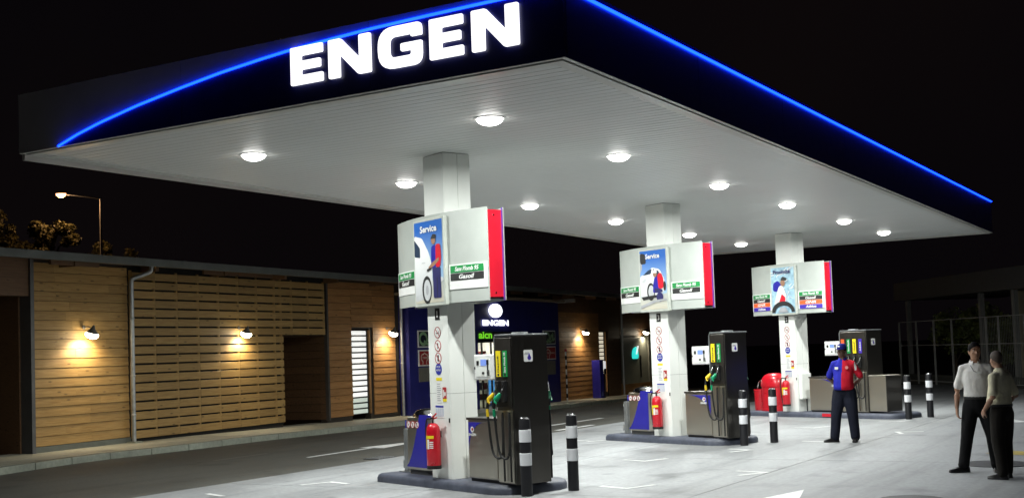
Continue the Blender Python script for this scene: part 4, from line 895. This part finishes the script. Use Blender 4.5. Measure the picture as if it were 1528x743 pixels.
def hand(mb, wrist, d, side, palm, curl=.35):
    """five separate fingers on a palm; d = pointing direction, palm = palm-normal side"""
    wr = Vector(wrist); d = Vector(d).normalized(); p = Vector(palm).normalized(); a = d.cross(p).normalized()
    for k in (-1, 0, 1): mb.chain([wr+a*.012*k, wr+d*.045+a*.024*k, wr+d*.085+a*.026*k], [.017, .017, .014])
    for i, (off, ln) in enumerate(((-.031, .058), (-.0105, .074), (.0105, .08), (.031, .072))):
        q = wr+d*.088+a*off; q1 = q+d*ln*.45+p*ln*curl*.2; q2 = q1+d*ln*.3+p*ln*curl*.6; q3 = q2+d*ln*.1+p*ln*curl*.7
        mb.chain([q-d*.01, q1, q2, q3], [.0095, .009, .0085, .0075])
    t0 = wr+d*.03+a*.028*side; mb.chain([t0, t0+a*.026*side+d*.03+p*.012, t0+a*.03*side+d*.055+p*.024, t0+a*.026*side+d*.075+p*.03], [.013, .0115, .0105, .008])
def person(label, loc, face, P):
    h = P['h']/1.75; th = atan2(face[0], -face[1])
    o = thing('person', label, 'person', (loc[0], loc[1], 0), th)
    o.scale = (h, h, h)
    feet, arms = P['feet'], P['arms']; bl = P.get('belly', 0); lean = P.get('lean', 0)
    hx, hy = P.get('head', (0, -.02)); ht = P.get('turn', 0)
    # --- body: one skin (torso, legs, arms, hands, neck, head)
    mb = MB()
    mb.loft([(0, 0, .84, .13, .10), (0, 0, .95, .155, .115), (0, -.01, 1.08, .14, .105), (0, -.005, 1.25, .16, .11), (0, 0, 1.38, .165, .10), (0, .005, 1.46, .10, .07), (0, .0, 1.49, .06, .055)], 20)
    hd = MB()
    hd.loft([(0, -.035, 1.515, .028, .03), (0, -.03, 1.53, .046, .05), (0, -.018, 1.56, .060, .075), (0, -.006, 1.60, .070, .09), (0, 0, 1.645, .0745, .097), (0, .003, 1.68, .073, .096), (0, .004, 1.715, .060, .08), (0, .004, 1.738, .036, .05), (0, .004, 1.746, .012, .018)], 24)
    hd.ball((0, -.105, 1.603), (.013, .018, .016), 10, 8); hd.chain([(0, -.092, 1.64), (0, -.104, 1.612)], [.008, .011])
    hd.ball((0, -.086, 1.562), (.022, .010, .006), 10, 6); hd.ball((0, -.084, 1.551), (.02, .011, .007), 10, 6); hd.ball((0, -.072, 1.528), (.022, .015, .014), 10, 6)
    for sx in (-1, 1):
        hd.ball((sx*.03, -.085, 1.652), (.021, .012, .006), 10, 6); hd.ball((sx*.042, -.068, 1.60), (.02, .016, .018), 10, 8)
        hd.ball((sx*.075, .008, 1.615), (.008, .018, .03), 8, 8)
    ct, st = cos(ht), sin(ht)
    def turn(p): return (p[0]*ct-p[1]*st+hx, p[0]*st+p[1]*ct+hy, p[2])
    mb.add([turn(p) for p in hd.v], hd.f)
    mb.chain([(0, .01, 1.45), (hx*.7, hy*.6+.008, 1.535)], [.058, .054])
    trou = MB(); shirt = MB()
    trou.loft([(0, .0, .80, .10, .09), (0, .0, .86, .162, .125), (0, 0, .94, .172, .13), (0, -.005-bl*.2, 1.03, .158, .122+bl*.3), (0, -.005-bl*.3, 1.05, .156, .12+bl*.3)], 22)
    wz = P.get('hem', 1.0)
    shirt.loft([(0, -bl*.4, wz, .167, .132+bl*.55), (0, -.008-bl*.5, wz+.05, .168+bl*.15, .134+bl*.6), (0, -.008-bl*.4, 1.13, .162+bl*.15, .124+bl*.5), (0, -.008, 1.26, .182, .126+bl*.15), (0, 0, 1.36, .172, .114), (0, .006, 1.42, .142, .094), (0, .008, 1.455, .108, .076), (0, .006, 1.482, .072, .064)], 24)
    shoes = []
    for sx, (fx, fy, yaw, kx, ky_) in ((-1, feet[0]), (1, feet[1])):
        hp = Vector((sx*.085, 0, .89)); an = Vector((fx, fy, .085)); kn = Vector((kx, ky_, .49))
        mb.chain([hp, kn, an], [.075, .052, .038])
        w_ = P.get('leg', 1)
        trou.chain([hp, hp.lerp(kn, .5), kn, kn.lerp(an, .5)+Vector((0, .012, 0)), an+Vector((0, .008, .01))], [.098*w_, .092*w_, .076*w_, .070*w_, .066*w_])
        trou.chain([an+Vector((-.02, -.02, .02)), an+Vector((.02, .015, .02))], [.055, .055])
        f = Vector((sin(yaw), -cos(yaw), 0)); sd = Vector((cos(yaw), sin(yaw), 0)); c = Vector((fx, fy, 0)); sm = MB(); n = 16; vs = []
        prof = [(-.075, .030), (-.055, .041), (0, .040), (.07, .044), (.13, .046), (.17, .040), (.20, .024)]
        for z, sc in ((.003, 1.05), (.022, 1.05), (.024, 1.0), (.05, .95), (.075, .80)):
            for q, wd in prof:
                zz = z if q < .06 or z < .03 else .024+(z-.024)*max(.35, 1-(q-.06)*4.5)
                for sgn in (-1, 1): v_ = c+f*(q*(1 if z < .03 else .97))+sd*sgn*wd*sc; vs.append((v_.x, v_.y, zz))
        m_ = len(prof); ring = [2*i for i in range(m_)]+[2*i+1 for i in reversed(range(m_))]; fs = []
        for r in range(4):
            for i in range(len(ring)): a_, b_ = ring[i], ring[(i+1) % len(ring)]; fs.append((r*2*m_+a_, r*2*m_+b_, (r+1)*2*m_+b_, (r+1)*2*m_+a_))
        fs.append(tuple(ring)); fs.append(tuple(4*2*m_+i for i in ring))
        sm.add(vs, fs); shoes.append(sm)
    for sx, (el, wr, hdv, plm) in ((-1, arms[0]), (1, arms[1])):
        sh_ = Vector((sx*.163, .005, 1.39)); el = Vector(el); wr = Vector(wr)
        mb.chain([sh_, sh_.lerp(el, .5), el, el.lerp(wr, .35), wr], [.055, .048, .040, .040, .027])
        hand(mb, wr, hdv, -sx if P.get('thumbflip') else sx, plm)
        sl = sh_.lerp(el, .82)
        shirt.chain([Vector((sx*.11, .006, 1.40)), sh_, sh_.lerp(el, .45), sl], [.068, .063, .060, .064])
    body = fuse('body', mb, P['skin'], o, .0075, 4)
    so = fuse('shirt', shirt, P['shirt'], o, .011, 5, P.get('split'))
    col = MB(); n = 18; vs = []; fs = []
    for i in range(n+1):
        t = radians(-62)+radians(304)*i/n-pi/2+radians(-28)+radians(90); 
    for i in range(n+1):
        t = -pi/2+radians(24)+radians(312)*i/n
        for r_, z in ((.062, 1.475), (.064, 1.515), (.080, 1.475)): vs.append((hx*.5+r_*cos(t), hy*.3+.004+r_*1.02*sin(t), z-(.022 if sin(t) < -.5 else 0)))
    for i in range(n): a_ = 3*i; fs += [(a_, a_+3, a_+4, a_+1), (a_+1, a_+4, a_+5, a_+2)]
    col.add(vs, fs); col.build('collar', P['collar'], so, True)
    fuse('trousers', trou, P['trousers'], o, .012, 5)
    MB().loft([(0, -bl*.3, .985, .17, .133+bl*.45), (0, -bl*.3, 1.02, .170, .135+bl*.45)], 24).build('belt', BLACK, o, True)
    for sm in shoes: sm.build('shoe', P['shoes'], o, True, bevel=.008)
    HB = MB(); HB.add([], [])
    for sx in (-1, 1):
        e_ = turn((sx*.03, -.083, 1.638)); MB().ball(e_, (.011, .008, .007), 10, 8).build('eye', M('eye_white', (.6, .58, .55), .3), body, True)
        e2 = turn((sx*.03, -.0895, 1.638)); MB().ball(e2, (.0055, .003, .0055), 8, 6).build('iris', M('iris_dark', (.01, .008, .006), .2), body, True)
        b0 = [turn((sx*.014, -.094, 1.657)), turn((sx*.032, -.093, 1.662)), turn((sx*.05, -.08, 1.656))]; MB().tube(b0, [.004, .005, .003], 6).build('eyebrow', P['hair'], body, True)
    hr = MB(); prof = [(1.53, .05, .05, -.028), (1.56, .062, .076, -.016), (1.60, .072, .092, -.004), (1.645, .0765, .0985, .002), (1.68, .0755, .0985, .005), (1.715, .0635, .0835, .006), (1.738, .041, .055, .006), (1.751, .014, .02, .006)]
    hw, hb, gl = P['hairline']; NR, NA = 26, 32; gv = []
    for a_ in range(NR+1):
        z = 1.53+.221*a_/NR
        for q0, q1 in zip(prof, prof[1:]):
            if q0[0] <= z <= q1[0]+1e-6: t = (z-q0[0])/(q1[0]-q0[0]); rx, ry, cy = [q0[n]+(q1[n]-q0[n])*t for n in (1, 2, 3)]
        for b_ in range(NA):
            t = 2*pi*b_/NA; k_ = 1.0+gl; gv.append((rx*k_*cos(t), cy+ry*k_*sin(t), z+gl*.08))
    def line(x, y): f_ = (y+.09)/.18; return hw+(hb-hw)*min(1, max(0, f_))**.8+.012*sin(x*90+y*60)
    gf = []
    for a_ in range(NR):
        for b_ in range(NA):
            q = (a_*NA+b_, a_*NA+(b_+1) % NA, (a_+1)*NA+(b_+1) % NA, (a_+1)*NA+b_); c_ = [sum(gv[n][m_] for n in q)/4 for m_ in range(3)]
            if c_[2] > line(c_[0], c_[1]): gf.append(q)
    gf.append(tuple(NR*NA+b_ for b_ in range(NA)))
    used_ = sorted({n for q in gf for n in q}); mp_ = {n: k_ for k_, n in enumerate(used_)}
    hr.add([turn(gv[n]) for n in used_], [tuple(mp_[n] for n in q) for q in gf]); hr.build('hair', P['hair'], o, True)
    if P.get('cap'):
        cp = MB(); cp.loft([(0, .003, 1.668, .082, .104), (0, .004, 1.70, .082, .103), (0, .005, 1.735, .07, .088), (0, .005, 1.757, .04, .05), (0, .005, 1.763, .01, .012)], 24); cp.v = [turn(p) for p in cp.v]
        co = cp.build('cap', P['cap'], o, True)
        pk = MB(); vs = []; n = 10
        for i in range(n+1):
            t = pi+pi*i/n
            for r_, z in ((.98, 1.676), (1.0, 1.668)): vs.append(turn((.08*cos(t), .003+.1*sin(t)*r_, z)))
            vs.append(turn((.078*cos(t), -.02+.165*sin(t)*(.55+.45*abs(sin(t))), 1.655)))
        fs = []
        for i in range(n): a_ = 3*i; fs += [(a_+1, a_+4, a_+5, a_+2)]
        pk.add(vs, fs); pko = pk.build('peak', P['cap'], co, True); sdm = pko.modifiers.new('s', 'SOLIDIFY'); sdm.thickness = .005
        em_ = MB(); em_.ball(turn((0, -.099, 1.705)), (.026, .006, .014), 10, 6); em_.build('emblem', WHITE, co, True)
    return o, so
def pw_(px): return px
SK1 = M('skin_deep', (.12, .062, .04), .5, var=.1); SK2 = M('skin_tan', (.34, .18, .11), .5, var=.1); SK3 = M('skin_tan_two', (.33, .18, .115), .5, var=.1)
HAIRB = M('hair_black', (.006, .005, .005), .75, bump=.2, bscale=120); HAIRB.node_tree.nodes['Principled BSDF'].inputs['Specular IOR Level'].default_value = .08
HAIRG = M('hair_cropped', (.06, .042, .032), .8, bump=.2, bscale=150)
TRN = cloth('trousers_navy', (.014, .016, .028), .85, .5, 8); TRB = cloth('trousers_black', (.010, .010, .011), .85, .5, 8); TRK = cloth('trousers_dark', (.016, .014, .012), .85, .5, 8)
CAPM = cloth('cap_navy', (.014, .016, .16), .8, .3, 9)
SHB = cloth('shirt_blue', (.02, .024, .33), .8, .5, 9); SHR = cloth('shirt_red', (.5, .012, .03), .8, .5, 9); SHW = cloth('shirt_white', (.8, .78, .75), .85, .55, 9); SHC = cloth('shirt_cream', (.66, .62, .45), .85, .55, 9)
SHOE = M('shoe_black', (.012, .011, .012), .35, var=.1)
short = (1.695, 1.56, .035); crop = (1.72, 1.57, .012)
def split_att(c):
    if abs(c.x) > .205 and c.x > 0 and .0 < c.y+.05 and abs(c.y+.028) < .012: return 2
    return 0 if c.x < .004+(1.45-c.z)*-.02 else 1
at, sh_at = person('person in cap and blue and red shirt standing with hands behind back', (-6.1, 21.66), (.06, -1), dict(h=1.735, skin=SK1, shirt=[SHB, SHR, WHITE], split=split_att, collar=SHB, trousers=TRN, shoes=SHOE, hair=HAIRB, hairline=short, cap=CAPM,
    feet=((-.20, -.05, -1.05, -.155, -.04), (.15, .02, .12, .13, -.02)), arms=(((-.29, .09, 1.14), (-.10, .20, .95), (.8, .2, -.4), (0, 1, 0)), ((.29, .09, 1.14), (.10, .20, .97), (-.8, .2, -.3), (0, 1, 0))), belly=.07, leg=1.28, hem=.93, turn=-.35, head=(-.005, -.02)))
MB().box(-.12, -.06, -.152, -.146, 1.30, 1.345).build('name_badge', WHITE, sh_at); MB().prism(circ(.09, 1.33, .03, n=16), -.142, -.137).build('chest_mark', M('mark_pale_red', (.6, .2, .2), .5), sh_at)
m1, sh1 = person('person in white short sleeved shirt and black trousers facing the camera', (-3.04, 17.03), (.17, -1), dict(h=1.715, skin=SK2, shirt=SHW, collar=SHW, trousers=TRB, shoes=SHOE, hair=HAIRB, hairline=short,
    feet=((-.215, -.02, -1.15, -.15, -.03), (.20, .03, .1, .165, -.02)), arms=(((-.245, .03, 1.12), (-.262, -.05, .875), (.02, -.12, -1), (.6, .2, 0)), ((.24, .04, 1.12), (.25, -.03, .87), (0, -.1, -1), (-.6, .2, 0))), belly=.0, leg=1.1, hem=1.0, turn=.28, head=(.0, -.02)))
MB().box(-.0, .07, -.141, -.136, 1.325, 1.355).build('name_badge', WHITE, sh1); MB().tube([(-.06, -.12, 1.44), (-.02, -.135, 1.36), (.01, -.141, 1.35)], .004, 6).build('lanyard', BLACK, sh1)
m2, sh2 = person('person in pale cream shirt and dark trousers turned away from the camera', (-2.63, 16.33), (-.82, .42), dict(h=1.6, skin=SK3, shirt=SHC, collar=SHC, trousers=TRK, shoes=SHOE, hair=HAIRG, hairline=crop,
    feet=((-.11, -.05, -.25, -.1, -.03), (.11, .04, .3, .1, -.01)), arms=(((-.25, .05, 1.13), (-.21, -.13, .97), (.5, -.6, -.4), (.7, .3, 0)), ((.255, .06, 1.13), (.20, -.12, .95), (-.3, -.6, -.7), (-.8, .3, 0))), belly=.05, leg=1.14, hem=1.0, turn=-.45, head=(.0, -.04)))

# ------------------------------------------------------------------ far side: fence, shelter, shrubs
FA = Vector((-11.84, 50.4, 0)); FBp = Vector((-4.2, 40.35, 0)); FD = (FBp-FA).normalized(); FL = (FBp-FA).length; FR = atan2(FD.y, FD.x)
fo = thing('fence', 'tall grey metal fence with thin posts at the dark far edge', 'fence', FA, FR)
FM = M('fence_metal', (.42, .42, .4), .5, metal=.3)
xsf = [0, 1.55, 3.05, 4.5, 7.05, 7.9, 9.6, 11.4, 12.5]
for x in xsf: MB().box(x-.024, x+.024, -.03, .03, .0, 2.45).build('post', FM, fo)
for z in (2.43, 1.5, .12): MB().box(0, FL, -.018, .018, z-.014, z+.014).build('rail', FM, fo)
mb = MB()
for i in range(int(6/.11)): mb.box(6.6+i*.11, 6.606+i*.11, .02, .026, .15, 2.4)
MB.build(mb, 'wire_mesh', FM, fo)
lw = thing('low_wall', 'low dark wall under the metal fence', 'wall', FA+Vector((0, 0, 0)), FR); MB().box(-9, FL+4, .05, .25, -.4, .3).build('wall_body', M('dark_render', (.05, .05, .045), .8), lw); MB().box(-9, FL+4, .02, .28, .3, .36).build('coping', M('dark_coping', (.07, .07, .06), .7), lw)
so_ = thing('shelter', 'dark flat roofed open shelter behind the metal fence', 'shelter', FA, FR)
SM_ = M('shelter_grey', (.2, .2, .19), .6)
for x in (.0, 6.0, 8.3, 12): MB().box(x-.09, x+.09, .35, .5, -.3, 3.3).build('post', SM_, so_)
MB().box(-.6, FL+4, .1, 4.5, 3.32, 4.05).build('roof', M('shelter_roof', (.09, .09, .09), .7), so_)
MB().box(7.2, 7.24, .9, 4, .3, 3.3).build('side_sheet', M('shelter_sheet', (.5, .44, .3), .7), so_)
LEAF = M('leaf_dark', (.13, .16, .04), .55, var=.5, scale=3); LEAF2 = M('leaf_olive', (.085, .08, .028), .55, var=.5, scale=2); BARK = M('bark', (.08, .06, .04), .85, var=.3, scale=12)
def foliage(name, clumps, nleaf, size, mat, par, seed):
    rr = random.Random(seed); mb = MB()
    for (cx, cy, cz, r) in clumps:
        for i in range(nleaf):
            d = Vector((rr.gauss(0, 1), rr.gauss(0, 1), rr.gauss(0, 1))).normalized(); q = r*rr.random()**.45
            p = Vector((cx, cy, cz))+d*q*Vector((1, 1, .8)).length/1.6
            a = Vector((rr.gauss(0, 1), rr.gauss(0, 1), rr.gauss(0, .6))).normalized(); b = a.cross(Vector((rr.gauss(0, 1), rr.gauss(0, 1), rr.gauss(0, 1)))).normalized()
            l = size*rr.uniform(.6, 1.3); w2 = l*.32
            mb.add([p-a*l*.5, p+b*w2, p+a*l*.5, p-b*w2], [(0, 1, 2, 3)])
    return mb.build(name, mat, par)
def tree(label, loc, H, clr, seed, nm='tree', group=None, nl=150, cr=.75, mat=LEAF2, size=.2):
    rr = random.Random(seed); o = thing(nm, label, 'tree' if nm == 'tree' else 'shrub', loc, rr.random()*6, group)
    tr = MB(); tr.tube([(0, 0, -.5), (.05, .03, H*.3), (-.04, .06, H*.6), (0, 0, H*.85)], [H*.022, H*.018, H*.012, H*.004], 8); cl_ = []
    for i in range(9):
        a = i*2.4+rr.uniform(-.4, .4); z = H*rr.uniform(.45, .8); R_ = clr*rr.uniform(.45, 1); e_ = Vector((R_*cos(a), R_*sin(a), z+H*.14*rr.uniform(.4, 1.3)))
        tr.tube([(0, 0, z*.85), (e_.x*.5, e_.y*.5, (z+e_.z)/2), e_], [H*.008, H*.005, H*.002], 6); cl_.append((e_.x, e_.y, e_.z, cr*rr.uniform(.6, 1.1)))
        for j in range(3): q = e_+Vector((rr.gauss(0, .5), rr.gauss(0, .5), rr.gauss(0, .35)))*clr*.5; cl_.append((q.x, q.y, q.z, cr*rr.uniform(.35, .7)))
    cl_.append((0, 0, H*.9, cr)); tr.build('trunk', BARK, o, True); foliage('crown', cl_, nl, size, mat, o, seed); return o
fd = lambda x, y: FA+FD*x+Vector((-FD.y, FD.x, 0))*y
for i, (x, y, H, c, lb) in enumerate(((1.6, 1.5, 3.7, .75, 'leafy green shrub behind the fence next to its left post'), (3.5, 1.8, 3.8, .8, 'leafy green shrub behind the middle of the fence'), (5.2, 1.6, 3.3, .6, 'small dark shrub behind the fence above the man in white'))):
    p = fd(x, y); tree(lb, (p.x, p.y, -.75), H, c, 20+i, 'shrub', 'shrubs behind the fence', 110, .42, LEAF, .15)

# ------------------------------------------------------------------ street lamp and trees behind the shop
def pix(px, py, dist):
    d = _f+_r2*((px-764)/FPX)-_u2*((py-427)/FPX); q = d*dist; return Vector((q.x, q.y, q.z+1.8))
lp = pix(91, 289, 61); pp_ = pix(150, 297, 61)
sl = thing('street_lamp', 'tall street lamp with lit orange head behind the shop roof', 'street lamp', (pp_.x, pp_.y, -.75)); tz = pp_.z+.75
MB().tube([(0, 0, 0), (0, 0, tz*.5), (0, 0, tz)], [.11, .08, .05], 10).build('pole', M('lamp_pole', (.45, .45, .44), .5, metal=.4), sl, True)
dv = lp-pp_; MB().tube(spline([(0, 0, tz), (dv.x*.3, dv.y*.3, tz+.12), (dv.x*.7, dv.y*.7, tz+.24), (dv.x*.85, dv.y*.85, tz+.28)]), .035, 8).build('arm', DGREY, sl, True)
an = atan2(dv.y, dv.x)
MB().loft([(0, 0, .1, .1, .06), (0, 0, .06, .26, .12), (0, 0, .0, .28, .15)], 16).build('head', DGREY, sl, True, loc=(dv.x, dv.y, tz+dv.z+.0), rot=(0, 0, an))
MB().loft([(0, 0, 0, .26, .14), (0, 0, -.1, .24, .13), (0, 0, -.2, .1, .05)], 16).build('bowl', EM('sodium_glow', (1, .45, .2), 5), sl, True, loc=(dv.x, dv.y, tz+dv.z), rot=(0, 0, an))
ld = bpy.data.lights.new('street_light', 'POINT'); ld.energy = 300; ld.color = (1, .55, .25); ld.shadow_soft_size = .2
lo = bpy.data.objects.new('lamp', ld); COL.objects.link(lo); lo.parent = sl; lo.location = (dv.x, dv.y, tz+dv.z-.35)
for i, (px, py, ds, hz, cr_, lb) in enumerate(((70, 318, 62, 9.6, 1.25, 'tree with golden lit crown left of the street lamp pole'), (-6, 292, 63, 10.6, 1.1, 'tree crown at the far left edge above the shop roof'), (152, 344, 64, 8.7, 1.2, 'low tree crown beside the street lamp pole'), (35, 345, 66, 8.4, 1.6, 'dim low tree behind the shop roof at the left'), (195, 358, 66, 7.9, 1.0, 'small dim tree right of the street lamp pole'))):
    p = pix(px, py, ds); tree(lb, (p.x, p.y, -.75), p.z+.75, cr_, 40+i, 'tree', 'trees behind the shop', 210, .5, LEAF2, .2)
